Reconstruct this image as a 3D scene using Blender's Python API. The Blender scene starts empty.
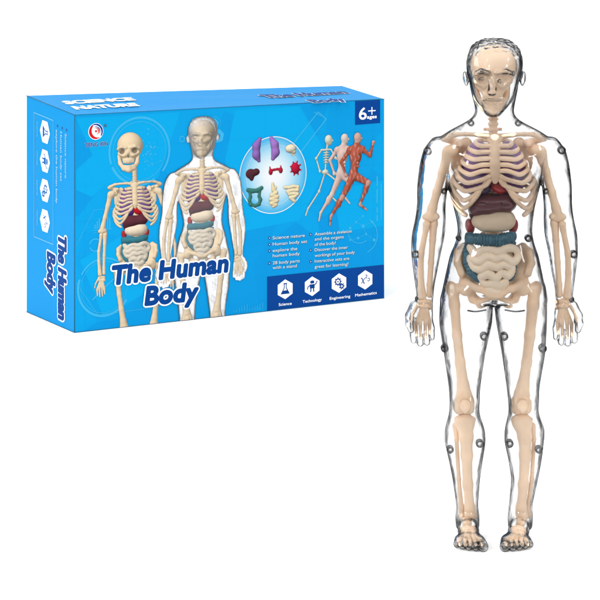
import bpy, bmesh, math, random
import numpy as np

# ------------------------------------------------------------------ camera, world, lights
SC = bpy.context.scene
F_PX, Y_HOR = 2250.0, -120.0          # focal length and horizon height in photo pixels
S = 1471.0                            # drawing units per metre in the figure's plane
BASE_V = 538.0
CAM_H = (BASE_V - Y_HOR) / S
CAM_D = F_PX / S
cam_data = bpy.data.cameras.new("camera")
cam = bpy.data.objects.new("camera", cam_data)
SC.collection.objects.link(cam)
cam.location = (0, -CAM_D, CAM_H)
cam.rotation_euler = (math.radians(90), 0, 0)
cam_data.sensor_width = 36
cam_data.lens = F_PX / 600 * 36
cam_data.shift_y = -(300 - Y_HOR) / 600
cam_data.clip_end = 100
cam_data.clip_start = 0.05
SC.camera = cam

SC.view_settings.view_transform = 'Standard'
SC.view_settings.look = 'None'
SC.view_settings.exposure = 0
SC.view_settings.gamma = 1
SC.cycles.use_denoising = True
SC.cycles.max_bounces = 20
SC.cycles.transmission_bounces = 16
SC.cycles.glossy_bounces = 6
SC.cycles.diffuse_bounces = 4
SC.cycles.transparent_max_bounces = 32
SC.cycles.sample_clamp_indirect = 6

SKY = 1.95
world = bpy.data.worlds.new("World")
SC.world = world
world.use_nodes = True
nt = world.node_tree
bg = nt.nodes['Background']
tc = nt.nodes.new('ShaderNodeTexCoord')
sep = nt.nodes.new('ShaderNodeSeparateXYZ')
ramp = nt.nodes.new('ShaderNodeValToRGB')
nt.links.new(tc.outputs['Generated'], sep.inputs[0])
nt.links.new(sep.outputs['Z'], ramp.inputs[0])
nt.links.new(ramp.outputs[0], bg.inputs[0])
ramp.color_ramp.elements[0].position = 0.28
ramp.color_ramp.elements[0].color = (.13, .13, .135, 1)
ramp.color_ramp.elements[1].position = 0.55
ramp.color_ramp.elements[1].color = (1, 1, 1, 1)
bg.inputs[1].default_value = SKY


def area(name, loc, target, size, sizey, power):
    l = bpy.data.lights.new(name, 'AREA')
    l.shape = 'RECTANGLE'
    l.size, l.size_y, l.energy = size, sizey, power
    o = bpy.data.objects.new(name, l)
    SC.collection.objects.link(o)
    o.location = loc
    from mathutils import Vector
    o.rotation_euler = (Vector(target) - Vector(loc)).to_track_quat('-Z', 'Y').to_euler()
    return o


area('softbox', (-0.9, -1.7, 1.1), (0.1, 0, .2), .26, .9, 33)
area('side_fill', (-1.7, .1, .8), (-.25, .75, .1), 1.0, .8, 15)  # added fill light, only there to brighten the box's left side
area('strip_softbox', (1.3, -1.0, .7), (0.1, 0, .2), .12, 1.0, 11)

# ------------------------------------------------------------------ materials
EXPO = 1.72                            # how brightly the white tent lights a matt surface


def lin(c):
    c = np.asarray(c, float) / 255.0
    return np.where(c <= .04045, c / 12.92, ((c + .055) / 1.055) ** 2.4)


def C(r, g, b):
    return tuple(np.clip(lin((r, g, b)) / EXPO, 0.0015, .85))


def mat(name, col, rough=.5, spec=.3, noise=0.0, nscale=40, bump=0.0, coat=0.0, bscale=200):
    m = bpy.data.materials.new(name)
    m.use_nodes = True
    t = m.node_tree
    b = t.nodes['Principled BSDF']
    b.inputs['Base Color'].default_value = (*col, 1)
    b.inputs['Roughness'].default_value = rough
    b.inputs['Specular IOR Level'].default_value = spec
    b.inputs['Coat Weight'].default_value = coat
    b.inputs['Coat Roughness'].default_value = .08
    tco = t.nodes.new('ShaderNodeTexCoord')
    if noise:
        n = t.nodes.new('ShaderNodeTexNoise')
        n.inputs['Scale'].default_value = nscale
        n.inputs['Detail'].default_value = 4
        r = t.nodes.new('ShaderNodeValToRGB')
        r.color_ramp.elements[0].position, r.color_ramp.elements[1].position = .3, .7
        r.color_ramp.elements[0].color = (*[x * (1 - noise) for x in col], 1)
        r.color_ramp.elements[1].color = (*[min(1, x * (1 + noise)) for x in col], 1)
        t.links.new(tco.outputs['Object'], n.inputs['Vector'])
        t.links.new(n.outputs[0], r.inputs[0])
        t.links.new(r.outputs[0], b.inputs['Base Color'])
    if bump:
        n = t.nodes.new('ShaderNodeTexNoise')
        n.inputs['Scale'].default_value = bscale
        n.inputs['Detail'].default_value = 3
        bp = t.nodes.new('ShaderNodeBump')
        bp.inputs['Strength'].default_value = bump
        bp.inputs['Distance'].default_value = .001
        t.links.new(tco.outputs['Object'], n.inputs['Vector'])
        t.links.new(n.outputs[0], bp.inputs['Height'])
        t.links.new(bp.outputs[0], b.inputs['Normal'])
    return m


def glass(name, density, col=(.9, .9, .9), ior=1.38, bump=.0, bscale=60, end=.17):
    m = bpy.data.materials.new(name)
    m.use_nodes = True
    t = m.node_tree
    t.nodes.remove(t.nodes['Principled BSDF'])
    out = t.nodes['Material Output']
    g = t.nodes.new('ShaderNodeBsdfGlass')
    g.inputs['Roughness'].default_value = 0.0
    g.inputs['IOR'].default_value = ior
    g.inputs['Color'].default_value = (1, 1, 1, 1)
    t.links.new(g.outputs[0], out.inputs[0])
    # dark refraction rims of the clear wall, put into its colour at grazing angles
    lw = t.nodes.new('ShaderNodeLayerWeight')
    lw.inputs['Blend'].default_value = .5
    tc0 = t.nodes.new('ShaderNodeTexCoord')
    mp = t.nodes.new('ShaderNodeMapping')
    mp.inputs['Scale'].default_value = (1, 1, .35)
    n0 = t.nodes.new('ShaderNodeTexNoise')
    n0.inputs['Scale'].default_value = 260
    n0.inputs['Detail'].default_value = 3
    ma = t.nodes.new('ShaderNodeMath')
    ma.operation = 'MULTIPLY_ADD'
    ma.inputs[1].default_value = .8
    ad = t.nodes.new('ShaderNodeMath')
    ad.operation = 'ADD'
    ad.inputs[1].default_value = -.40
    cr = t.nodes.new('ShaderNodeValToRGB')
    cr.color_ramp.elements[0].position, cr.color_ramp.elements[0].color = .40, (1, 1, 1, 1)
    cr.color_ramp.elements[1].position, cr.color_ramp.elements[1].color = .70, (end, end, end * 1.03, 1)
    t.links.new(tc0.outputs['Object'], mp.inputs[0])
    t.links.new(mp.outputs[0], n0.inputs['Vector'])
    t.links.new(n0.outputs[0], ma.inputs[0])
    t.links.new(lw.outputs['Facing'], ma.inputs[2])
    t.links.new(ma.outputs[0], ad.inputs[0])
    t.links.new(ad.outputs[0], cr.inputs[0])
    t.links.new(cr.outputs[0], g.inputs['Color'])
    va = t.nodes.new('ShaderNodeVolumeAbsorption')
    va.inputs['Color'].default_value = (*col, 1)
    va.inputs['Density'].default_value = density
    t.links.new(va.outputs[0], out.inputs['Volume'])
    if bump:
        tco = t.nodes.new('ShaderNodeTexCoord')
        n = t.nodes.new('ShaderNodeTexNoise')
        n.inputs['Scale'].default_value = bscale
        n.inputs['Detail'].default_value = 2
        bp = t.nodes.new('ShaderNodeBump')
        bp.inputs['Strength'].default_value = bump
        bp.inputs['Distance'].default_value = .002
        t.links.new(tco.outputs['Object'], n.inputs['Vector'])
        t.links.new(n.outputs[0], bp.inputs['Height'])
        t.links.new(bp.outputs[0], g.inputs['Normal'])
    return m


BONE = mat('ivory_bone_plastic', (.87, .635, .44), .36, .4, .08, 60, .16, .15)
BONE_P = mat('pale_bone_plastic', (.86, .71, .54), .42, .3, .04, 25, .12)
M_LUNG = mat('purple_plastic', tuple(np.array(C(122, 84, 146)) * 1.6), .35, .5, .15, 60, .3)
M_HEART = mat('red_plastic', tuple(np.array(C(178, 32, 34)) * 1.2), .3, .5, .25, 90, .3)
M_VEIN = mat('dark_purple_plastic', C(74, 44, 88), .3, .5, .2, 90, .3)
M_LIVER = mat('maroon_plastic', tuple(np.array(C(104, 60, 66)) * 1.25), .25, .4, .15, 60, .1)
M_STOM = mat('cream_plastic', tuple(np.array(C(236, 214, 184)) * 1.45), .4, .3, .04, 50, .15)
M_TEAL = mat('teal_plastic', tuple(np.array(C(58, 112, 132)) * 1.2), .35, .5, .1, 60, .25)
M_KID = mat('crimson_plastic', tuple(np.array(C(176, 60, 60)) * 1.2), .35, .5, .1, 60, .1)
SHELL = glass('clear_plastic', 165, (.0, .0, .0), 1.33, .16, 80)
PEGM = glass('smoky_clear_plastic', 170, (.0, .0, .0), 1.46, end=.4)
SEAMM = mat('dark_seam', C(90, 90, 92), .4, .4)
WHITEM = mat('white_backdrop_paper', (.83, .83, .83), .9, .1)


def print_mat():
    m = bpy.data.materials.new('printed_picture')
    m.use_nodes = True
    t = m.node_tree
    b = t.nodes['Principled BSDF']
    b.inputs['Roughness'].default_value = .4
    b.inputs['Specular IOR Level'].default_value = .04
    a = t.nodes.new('ShaderNodeAttribute')
    a.attribute_name = 'ink'
    tr = t.nodes.new('ShaderNodeBsdfTransparent')
    mx = t.nodes.new('ShaderNodeMixShader')
    t.links.new(a.outputs['Color'], b.inputs['Base Color'])
    t.links.new(a.outputs['Alpha'], mx.inputs[0])
    t.links.new(tr.outputs[0], mx.inputs[1])
    t.links.new(b.outputs[0], mx.inputs[2])
    t.links.new(mx.outputs[0], t.nodes['Material Output'].inputs[0])
    return m


PRINT = print_mat()


# ------------------------------------------------------------------ objects
def mesh_obj(name, V, Fc, material, parent=None, smooth=True, ink=None):
    me = bpy.data.meshes.new(name)
    V = np.asarray(V, float)
    me.from_pydata(V.tolist(), [], [list(map(int, f)) for f in Fc])
    me.update()
    if smooth:
        me.polygons.foreach_set('use_smooth', np.ones(len(me.polygons), bool))
    if ink is not None:
        at = me.color_attributes.new('ink', 'FLOAT_COLOR', 'POINT')
        at.data.foreach_set('color', np.asarray(ink, np.float32).ravel())
    me.materials.append(material)
    o = bpy.data.objects.new(name, me)
    SC.collection.objects.link(o)
    o.parent = parent
    return o


def empty(name, loc, parent=None):
    o = bpy.data.objects.new(name, None)
    o.empty_display_size = .02
    SC.collection.objects.link(o)
    o.location = loc
    o.parent = parent
    return o


# ------------------------------------------------------------------ distance fields and their surfaces
class Fld:
    """a distance field on a grid, in drawing units (u right, v down, w towards the viewer)"""

    def __init__(self, lo, hi, vox):
        self.lo = np.array(lo, float)
        self.vox = vox
        n = np.ceil((np.array(hi, float) - self.lo) / vox).astype(int) + 1
        self.ax = [self.lo[i] + vox * np.arange(n[i]) for i in range(3)]
        self.F = np.full(n, 30.0, np.float32)

    def win(self, lo, hi):
        sl = []
        for i in range(3):
            a = int(max(0, math.floor((lo[i] - self.lo[i]) / self.vox)))
            b = int(min(len(self.ax[i]), math.ceil((hi[i] - self.lo[i]) / self.vox) + 1))
            sl.append(slice(a, max(a, b)))
        g = [self.ax[i][sl[i]].astype(np.float32) for i in range(3)]
        return tuple(sl), g[0][:, None, None], g[1][None, :, None], g[2][None, None, :]

    def put(self, sl, d, k, sub=False):
        A = self.F[sl]
        if A.size == 0:
            return
        if sub:
            d = -d
            if k > 0:
                h = np.maximum(k - np.abs(A - d), 0) / k
                self.F[sl] = np.maximum(A, d) + h * h * k * .25
            else:
                self.F[sl] = np.maximum(A, d)
            return
        if k > 0:
            h = np.maximum(k - np.abs(A - d), 0) / k
            self.F[sl] = np.minimum(A, d) - h * h * k * .25
        else:
            self.F[sl] = np.minimum(A, d)

    def seg(self, a, b, ra, rb, k=1.5, q=1.0, sub=False):
        a, b = np.array(a, float), np.array(b, float)
        m = max(ra, rb) * max(1, q) + k + 4
        sl, X, Y, Z = self.win(np.minimum(a, b) - m, np.maximum(a, b) + m)
        d = b - a
        L = max(d @ d, 1e-9)
        t = np.clip(((X - a[0]) * d[0] + (Y - a[1]) * d[1] + (Z - a[2]) * d[2]) / L, 0, 1)
        D = np.sqrt((X - a[0] - t * d[0]) ** 2 + (Y - a[1] - t * d[1]) ** 2 + ((Z - a[2] - t * d[2]) / q) ** 2)
        self.put(sl, D - (ra + t * (rb - ra)), k, sub)
        return self

    def chain(self, pts, k=1.5, q=1.0, sub=False):
        for p, r in zip(pts[:-1], pts[1:]):
            self.seg(p[:3], r[:3], p[3], r[3], k, q, sub)
        return self

    def ell(self, c, r, k=2.0, rot=(0, 0, 0), sub=False):
        c, r = np.array(c, float), np.array(r, float)
        m = r.max() + k + 4
        sl, X, Y, Z = self.win(c - m, c + m)
        X, Y, Z = X - c[0], Y - c[1], Z - c[2]
        rx, ry, rz = [math.radians(t) for t in rot]
        if rz:
            X, Y = X * math.cos(rz) + Y * math.sin(rz), -X * math.sin(rz) + Y * math.cos(rz)
        if ry:
            X, Z = X * math.cos(ry) + Z * math.sin(ry), -X * math.sin(ry) + Z * math.cos(ry)
        if rx:
            Y, Z = Y * math.cos(rx) + Z * math.sin(rx), -Y * math.sin(rx) + Z * math.cos(rx)
        k0 = np.sqrt((X / r[0]) ** 2 + (Y / r[1]) ** 2 + (Z / r[2]) ** 2)
        k1 = np.sqrt((X / r[0] ** 2) ** 2 + (Y / r[1] ** 2) ** 2 + (Z / r[2] ** 2) ** 2)
        self.put(sl, k0 * (k0 - 1) / np.maximum(k1, 1e-6) * 1.0, k, sub)
        return self

    def loft(self, rows, k=2.0, sm=4.0, e=2.0):
        """rows of (v, left, right, half depth, centre w): an elliptic column along v"""
        R = np.array([(r + (0,))[:5] if len(r) < 5 else r for r in rows], float)
        v0, v1 = R[0, 0], R[-1, 0]
        tv = np.arange(v0 - 20, v1 + 20, .5)
        ker = np.exp(-.5 * (np.arange(-20, 21) * .5 / sm) ** 2)
        ker /= ker.sum()

        def cur(vals):
            y = np.interp(tv, R[:, 0], vals)
            yp = np.concatenate([np.full(20, y[0]), y, np.full(20, y[-1])])
            return np.convolve(yp, ker, 'valid')
        cu, hw, hd, cw = cur((R[:, 1] + R[:, 2]) / 2), cur((R[:, 2] - R[:, 1]) / 2), cur(R[:, 3]), cur(R[:, 4])
        lo = (R[:, 1].min() - 8, v0 - 4, (R[:, 4] - R[:, 3]).min() - 8)
        hi = (R[:, 2].max() + 8, v1 + 4, (R[:, 4] + R[:, 3]).max() + 8)
        sl, X, Y, Z = self.win(lo, hi)
        f = lambda c: np.interp(Y.ravel(), tv, c).astype(np.float32)[None, :, None]
        a, b = f(hw), f(hd)
        x, z = X - f(cu), Z - f(cw)
        if e != 2.0:
            kk = ((np.abs(x) / a) ** e + (np.abs(z) / b) ** e) ** (1 / e)
        else:
            kk = np.sqrt((x / a) ** 2 + (z / b) ** 2)
        g = np.sqrt((x / a ** 2) ** 2 + (z / b ** 2) ** 2)
        d = (kk - 1) * kk / np.maximum(g, 1e-4)
        cap = np.maximum(v0 - Y, Y - v1)
        d = np.where(kk < .05, -np.minimum(a, b), d)
        h = np.maximum(4 - np.abs(d - cap), 0) / 4
        self.put(sl, np.maximum(d, cap) + h * h, k)
        return self

    def bumps(self, amp, sc, mask, seed=0):
        rs = np.random.RandomState(seed)
        X, Y, Z = self.ax[0][:, None, None], self.ax[1][None, :, None], self.ax[2][None, None, :]
        n = 0
        for i in range(7):
            d = rs.normal(size=3)
            d *= sc * rs.uniform(.6, 1.6) / np.linalg.norm(d)
            n = n + np.sin(X * d[0] + Y * d[1] + Z * d[2] + rs.uniform(0, 6.3))
        self.F = (self.F + amp * n / 2.5 * mask(X, Y, Z)).astype(np.float32)
        return self

    def surf(self, iso=0.0, smooth=2):
        F = self.F - iso
        # close at the border
        for i in range(3):
            ix = [slice(None)] * 3
            for e in (0, -1):
                ix[i] = e
                F[tuple(ix)] = np.maximum(F[tuple(ix)], .5)
        ins = F < 0
        n = np.zeros([s - 1 for s in F.shape], np.uint8)
        for a in (0, 1):
            for b in (0, 1):
                for c in (0, 1):
                    n += ins[a:n.shape[0] + a, b:n.shape[1] + b, c:n.shape[2] + c]
        act = np.argwhere((n > 0) & (n < 8))
        idx = np.full(n.shape, -1, np.int32)
        idx[tuple(act.T)] = np.arange(len(act))
        off = np.array([(a, b, c) for a in (0, 1) for b in (0, 1) for c in (0, 1)])
        val = np.stack([F[act[:, 0] + o[0], act[:, 1] + o[1], act[:, 2] + o[2]] for o in off], 1)
        P = np.zeros((len(act), 3))
        cnt = np.zeros(len(act))
        for i in range(8):
            for j in range(i + 1, 8):
                if np.abs(off[i] - off[j]).sum() != 1:
                    continue
                a, b = val[:, i], val[:, j]
                m = (a < 0) != (b < 0)
                t = np.where(m, a / np.where(m, a - b, 1), 0)
                P += m[:, None] * (off[i] + t[:, None] * (off[j] - off[i]))
                cnt += m
        V = (act + P / cnt[:, None]) * self.vox + self.lo
        quads = []
        for ax in range(3):
            s0 = [slice(None)] * 3
            s1 = [slice(None)] * 3
            s0[ax] = slice(0, -1)
            s1[ax] = slice(1, None)
            A, B = ins[tuple(s0)], ins[tuple(s1)]
            e = np.argwhere(A != B)
            u, w = (ax + 1) % 3, (ax + 2) % 3
            e = e[(e[:, u] > 0) & (e[:, w] > 0) & (e[:, u] < F.shape[u] - 1) & (e[:, w] < F.shape[w] - 1)]
            du = np.zeros(3, int)
            dw = np.zeros(3, int)
            du[u] = 1
            dw[w] = 1
            q = np.stack([idx[tuple((e - du - dw).T)], idx[tuple((e - dw).T)], idx[tuple(e.T)], idx[tuple((e - du).T)]], 1)
            fl = ~A[tuple(e.T)]
            q[fl] = q[fl][:, ::-1]
            quads.append(q)
        Q = np.concatenate(quads)
        Q = Q[(Q >= 0).all(1)]
        if smooth:
            E = np.concatenate([Q[:, [0, 1]], Q[:, [1, 2]], Q[:, [2, 3]], Q[:, [3, 0]]])
            E = np.concatenate([E, E[:, ::-1]])
            deg = np.bincount(E[:, 0], minlength=len(V))[:, None].clip(1)
            for it in range(smooth):
                for lam in (.55, -.57):
                    Sm = np.stack([np.bincount(E[:, 0], V[E[:, 1], c], len(V)) for c in range(3)], 1) / deg
                    V = V + lam * (Sm - V)
        return V, Q


def normals(V, Q):
    n = np.cross(V[Q[:, 2]] - V[Q[:, 0]], V[Q[:, 3]] - V[Q[:, 1]])
    N = np.stack([sum(np.bincount(Q[:, j], n[:, c], len(V)) for j in range(4)) for c in range(3)], 1)
    return N / np.maximum(np.linalg.norm(N, axis=1, keepdims=True), 1e-9)


# ------------------------------------------------------------------ the figure: shell
MID = 494.0


def mir(u):
    return 2 * MID - u


LEG_L = [(284, 447, 490, 25, 0), (300, 440, 491, 27, 0), (323, 439, 490, 26, 0), (353, 445, 483, 23, 0), (387, 450, 478, 19, 0),
         (402, 451, 477.5, 18, 1), (413, 450.5, 477, 17, 0), (430, 446, 483, 18, -2), (443, 446, 484, 19, -4), (460, 450, 481, 17, -4),
         (480, 454, 478, 14, -3), (507, 458, 476, 11, -3), (519, 457, 478, 12, -3), (530, 458, 477, 12, -3)]
LEG_R = [(284, 497, 544, 25, 0), (300, 496, 547, 27, 0), (323, 498.5, 547, 26, 0), (353, 504, 544, 23, 0), (387, 509, 538, 19, 0),
         (402, 510.5, 537.5, 18, 1), (413, 511, 537, 17, 0), (430, 507, 544, 18, -2), (443, 507, 543, 19, -4), (460, 511, 541, 17, -4),
         (480, 514, 537, 14, -3), (507, 511.5, 531, 11, -3), (519, 510, 532, 12, -3), (530, 511, 531, 12, -3)]
LEG_L = [(v, l - 1.3 * (v > 330), r + (2.2 if v > 290 else 1), d, w) for v, l, r, d, w in LEG_L]
LEG_R = [(v, l - (2.4 if v > 290 else 1), r + 1.3 * (v > 330), d, w) for v, l, r, d, w in LEG_R]
TORSO = [(80, 469.5, 520.5, 12, -12), (92, 471.5, 518.5, 13, -10), (104, 474.5, 515.5, 14, -6), (113, 476, 513.5, 15, -3), (120, 471, 518, 17, -3), (126, 459, 530, 19, -3), (132, 448, 541, 21, -2),
         (142, 438, 552, 24, 0), (155, 438, 551, 28, 0), (170, 444, 544, 30, 0), (190, 448.5, 539, 29, 0), (205, 453, 535, 27, 0),
         (222, 457, 532.5, 25, 0), (232, 458, 532, 25, 0), (243, 455.5, 534, 25, 0), (255, 450, 538.5, 27, 0), (277, 445, 543, 28, 0),
         (290, 442.5, 545.5, 28, 0), (301, 441, 547, 27, 0)]
ARM_L = [(137, 434, 458, 12, 0), (142, 428.5, 458, 15, 0), (150, 423, 457, 17, 0), (165, 419.5, 452, 17, 0), (187, 417, 447.5, 16, 0),
         (207, 417, 445.5, 14, 0), (220, 415, 446, 14, 0), (235, 411.5, 445, 14, 0), (253, 411, 441, 13, 0), (270, 413, 437.5, 12, 1),
         (287, 415.5, 434, 10, 2), (300, 417, 433, 8.5, 3), (308, 414, 432, 8, 3)]
ARM_R = [(v, mir(r) + (1.5 if v < 260 else .5), mir(l) + 1.0, d, w) for v, l, r, d, w in ARM_L]


def hand(f, m, r=0.0, k=2.0):
    """palm, four unequal curled fingers and the thumb; m mirrors for the other side; r shrinks"""
    g = (lambda u: u) if not m else (lambda u: mir(u) - 1.5)
    f.ell((g(421), 314, 4), (12 - r, 15 - r, 7 - r * .6), k + 2)
    f.chain([(g(414), 305, 5, 5 - r * .7), (g(409.5), 314, 9, 4.6 - r * .7), (g(408.8), 321, 12, 4 - r * .7), (g(410.5), 327, 15, 3.2 - r * .7)], k)
    for u, ln, rr in ((413, 12, 3.9), (419.5, 15, 4.1), (426, 14, 4.0), (431.3, 9, 3.4)):
        f.chain([(g(u * .75 + 421 * .25), 320, 4, 4.4 - r), (g(u), 327, 5, rr - r * .8), (g(u), 327 + ln * .62, 8, rr - .3 - r * .8),
                 (g(u + .4), 327 + ln * .95, 9.5, rr - .5 - r * .8)], .7)


def foot(f, cu, tu, r=0.0):
    f.chain([(cu, 518, -3, 9.5 - r), (cu, 527, -9, 9.5 - r)], 4)
    f.chain([(cu, 519, 2, 9 - r), ((cu + tu) / 2, 526, 16, 9.5 - r), (tu, 531, 30, 7.2 - r)], 5)
    f.ell((tu, 531.2, 30), (15 - r, 7 - r, 14 - r), 4)
    s = 1 if tu < 490 else -1
    for i, (dx, rr, w) in enumerate(((12 * s, 5.2, 45), (4.8 * s, 4.2, 46), (-1.8 * s, 4.0, 44), (-7.8 * s, 3.8, 41), (-13 * s, 3.6, 37))):
        f.chain([(tu + dx * .85, 531.5, w - 12, rr - r), (tu + dx, 533.2, w, rr - r)], .8)


def shell_field(vox):
    f = Fld((398, 32, -44), (592, 546, 58), vox)
    # legs stay apart from each other, then the trunk takes them in
    f.loft(LEG_L, 0)
    f.loft(LEG_R, 0)
    f.ell((464.5, 402, 13), (9, 10, 7), 5)
    f.ell((524, 402, 13), (9, 10, 7), 5)
    foot(f, 467, 467.5)
    foot(f, 521, 513)
    g = Fld((398, 32, -44), (592, 546, 58), vox)
    g.loft(TORSO, 0, sm=3.0, e=2.3)
    g.ell((474, 164, 20), (19, 13, 11), 8)           # chest
    g.ell((514, 164, 20), (19, 13, 11), 8)
    g.ell((459, 147, 2), (22, 13, 18), 10)
    g.ell((529, 147, 2), (22, 13, 18), 10)
    g.ell((494, 296, 12), (7, 9, 12), 5)
    k = 4.0
    h = np.maximum(k - np.abs(f.F - g.F), 0) / k
    f.F = np.minimum(f.F, g.F) - h * h * k * .25
    del g
    f.loft(ARM_L, 2.5)
    f.loft(ARM_R, 2.5)
    hand(f, False)
    hand(f, True)
    # head
    f.ell((495, 68, -5), (27, 29.5, 31), 3)
    f.ell((485, 62, -5), (17, 21, 25), 6)
    f.ell((505, 62, -5), (17, 21, 25), 6)
    f.loft([(62, 469, 520.5, 27, 0), (76, 470, 518.5, 27, 1), (86, 471, 517, 26, 2), (96, 473.5, 513.5, 24, 4), (103, 477, 509, 21, 6), (109, 482, 503, 17, 9), (114, 486, 498.5, 11, 12)], 4, sm=2.5)
    f.ell((491.5, 106, 21), (9, 7, 8), 5)            # chin
    f.chain([(491, 72, 24, 2.4), (490.5, 82, 27.5, 3), (490, 88.5, 30.5, 3.4)], 4)
    f.ell((490.2, 89.6, 27), (5.6, 2.6, 4), 3.5)
    f.chain([(473, 71.5, 23, 2), (479, 69, 27, 2.6), (487, 71, 28, 2)], 1.5)
    f.chain([(495, 71, 28, 2), (503, 69, 27, 2.6), (511, 71.5, 23, 2)], 1.5)
    f.ell((479, 77, 30), (6.5, 4, 5), 2, sub=True)
    f.ell((503, 77, 30), (6.5, 4, 5), 2, sub=True)
    f.chain([(474.5, 77.5, 22.5, 1.2), (479.5, 76.6, 25, 1.7), (485, 77.8, 24.5, 1.1)], 1)
    f.chain([(497, 77.8, 24.5, 1.1), (502.5, 76.6, 25, 1.7), (508, 77.5, 22.5, 1.2)], 1)
    f.chain([(481.5, 98, 26, 1.2), (487, 97.2, 28.5, 1.7), (491, 97.6, 29, 1.5), (495, 97.2, 28.5, 1.7), (501, 98, 26, 1.2)], .8)
    f.chain([(484, 100.5, 26.5, 1.4), (491, 101.5, 28.5, 2.1), (499, 100.5, 26.5, 1.4)], .8)
    f.chain([(483.5, 99.2, 27, 1.1), (491, 99.5, 29.8, 1.2), (499, 99.2, 27, 1.1)], .6, sub=True)
    f.chain([(475, 78.6, 23.6, .8), (480, 78.6, 26.0, 1.0), (485, 79, 25, .8)], .5, sub=True)
    f.chain([(497, 79, 25, .8), (502.5, 78.6, 26.0, 1.0), (508, 78.6, 23.6, .8)], .5, sub=True)
    f.ell((466, 79, -5), (2.9, 7.5, 5), 1.5, rot=(12, 0, -8))
    f.ell((523.5, 79, -5), (2.9, 7.5, 5), 1.5, rot=(12, 0, 8))
    f.ell((464.5, 79, 1), (2, 4.5, 3), 1.0, sub=True)
    f.ell((525, 79, 1), (2, 4.5, 3), 1.0, sub=True)
    hair = lambda X, Y, Z: 1 / (1 + np.exp(((Y - 54) + .55 * (Z - 14) + 18 * np.exp(-((X - 494) / 60) ** 2) * 0) / 1.6)) + 0 * X
    f.bumps(.9, 1.05, lambda X, Y, Z: np.clip(1 - np.abs(Y - 52) / 30, 0, 1) * hair(X, Y, Z) * (Y < 90), 3)
    return f


# ------------------------------------------------------------------ the figure: bones and organs (each returns a surface)
def b_skull(vox, deep=False):
    f = Fld((468, 42, -34), (521, 106, 34), vox)
    if deep:
        f.ell((495, 68, -6), (22, 23, 25), 2)
        f.ell((492, 80, 7), (16.5, 13, 15), 5)
    else:
        f.ell((494.5, 71, -4), (20, 19, 23), 2)
        f.ell((495, 68, -10), (23.4, 23, 18), 3)
        f.ell((492, 80, 7), (18, 15, 15), 5)
    f.chain([(476, 80, 14, 3.2), (484, 84, 20, 3)], 2)
    f.chain([(508, 80, 14, 3.2), (499, 84, 20, 3)], 2)
    f.chain([(474, 72, 15, 2.6), (480, 69.5, 19, 3), (488, 71, 20, 2.5)], 2)
    f.chain([(495, 71, 20, 2.5), (503, 69.5, 19, 3), (510, 72, 15, 2.6)], 2)
    if deep:
        f.ell((480.5, 76.5, 21), (6, 5, 8), 1.2, sub=True)
        f.ell((502.5, 76.5, 21), (6, 5, 8), 1.2, sub=True)
        f.ell((491.5, 86, 24), (3, 4.6, 7), .8, sub=True)
    f.ell((480.5, 76.0, 23), (6, 3.6, 5.5), 2.5, sub=True)
    f.ell((502.5, 76.0, 23), (6, 3.6, 5.5), 2.5, sub=True)
    f.ell((491.5, 86, 25), (2.6, 3.4, 4), 1.5, sub=True)
    f.chain([(491.5, 76, 21, 1.6), (491.5, 80, 23.5, 1.5)], 1)
    f.ell((491.5, 92, 10), (11, 5, 11), 2)
    if not deep:
        f.chain([(482, 99, 14, 3.2), (491.5, 99.5, 17, 3.6), (501, 99, 14, 3.2)], 2)
    f.chain([(484, 95, 16, 2.6), (491.5, 95.5, 18.5, 2.8), (499, 95, 16, 2.6)], 1.5)
    return f.surf()


def b_jaw(vox):
    f = Fld((466, 76, -14), (517, 118, 34), vox)
    f.chain([(475, 84, 0, 2.8), (477, 97, 3, 3.4), (483, 106, 13, 3.8), (491.5, 109, 18, 4.2), (500, 106, 13, 3.8), (506, 97, 3, 3.4), (508, 84, 0, 2.8)], 2)
    f.chain([(483, 102, 14, 2.6), (491.5, 103.5, 18.5, 2.6), (500, 102, 14, 2.6)], 2)
    return f.surf()


def b_spine(vox):
    f = Fld((480, 104, -34), (508, 292, 6), vox)
    v = 108
    i = 0
    while v < 262:
        t = (v - 108) / 154
        w = -6 - 14 * math.sin(min(1, t * 1.6) * 1.57) + 6 * max(0, t - .6)
        r = 5.2 + 3.0 * t
        f.ell((494, v, w), (r, 2.9 + t, r * .85), 1)
        f.seg((494, v, w), (494, v + 4, w), r * .72, r * .72, 1)
        f.seg((494, v, w - 2), (494, v + 3, w - 10), 1.8, 1.4, 1)
        if v > 128:
            f.seg((494 - r - 2.5, v, w - 3), (494 + r + 2.5, v, w - 3), 1.6, 1.6, 1)
        v += 5.6 + 2.2 * t
        i += 1
    return f.surf()


def b_sternum(vox):
    f = Fld((480, 128, 8), (506, 186, 32), vox)
    f.ell((493, 137, 17.5), (8.5, 5.5, 3.2), 2)
    f.chain([(493, 138, 18, 5.2), (493, 150, 20.5, 4.6), (493, 162, 22, 5.2), (493, 172, 22.5, 5.0), (493, 178, 22.5, 3.0)], 2, .7)
    for v in (146, 153, 160, 167):
        f.seg((487.5, v, 19), (498.5, v, 19), .9, .9, 2)
    return f.surf()


RIB_A = [18, 24, 28, 31, 34, 37, 40, 42, 42.5, 41]
RIB_S = [143, 149, 155, 161.5, 168, 173.5, 179, 183, 188, 194]   # height at the side
RIB_D = [2, 2, 3, 4, 5, 8, 11, 17, 20, 21]                    # how far it falls towards the front
RIB_F = [143.5, 149.5, 156, 162, 168, 173, 177.5, 183, 189, 196]


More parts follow.
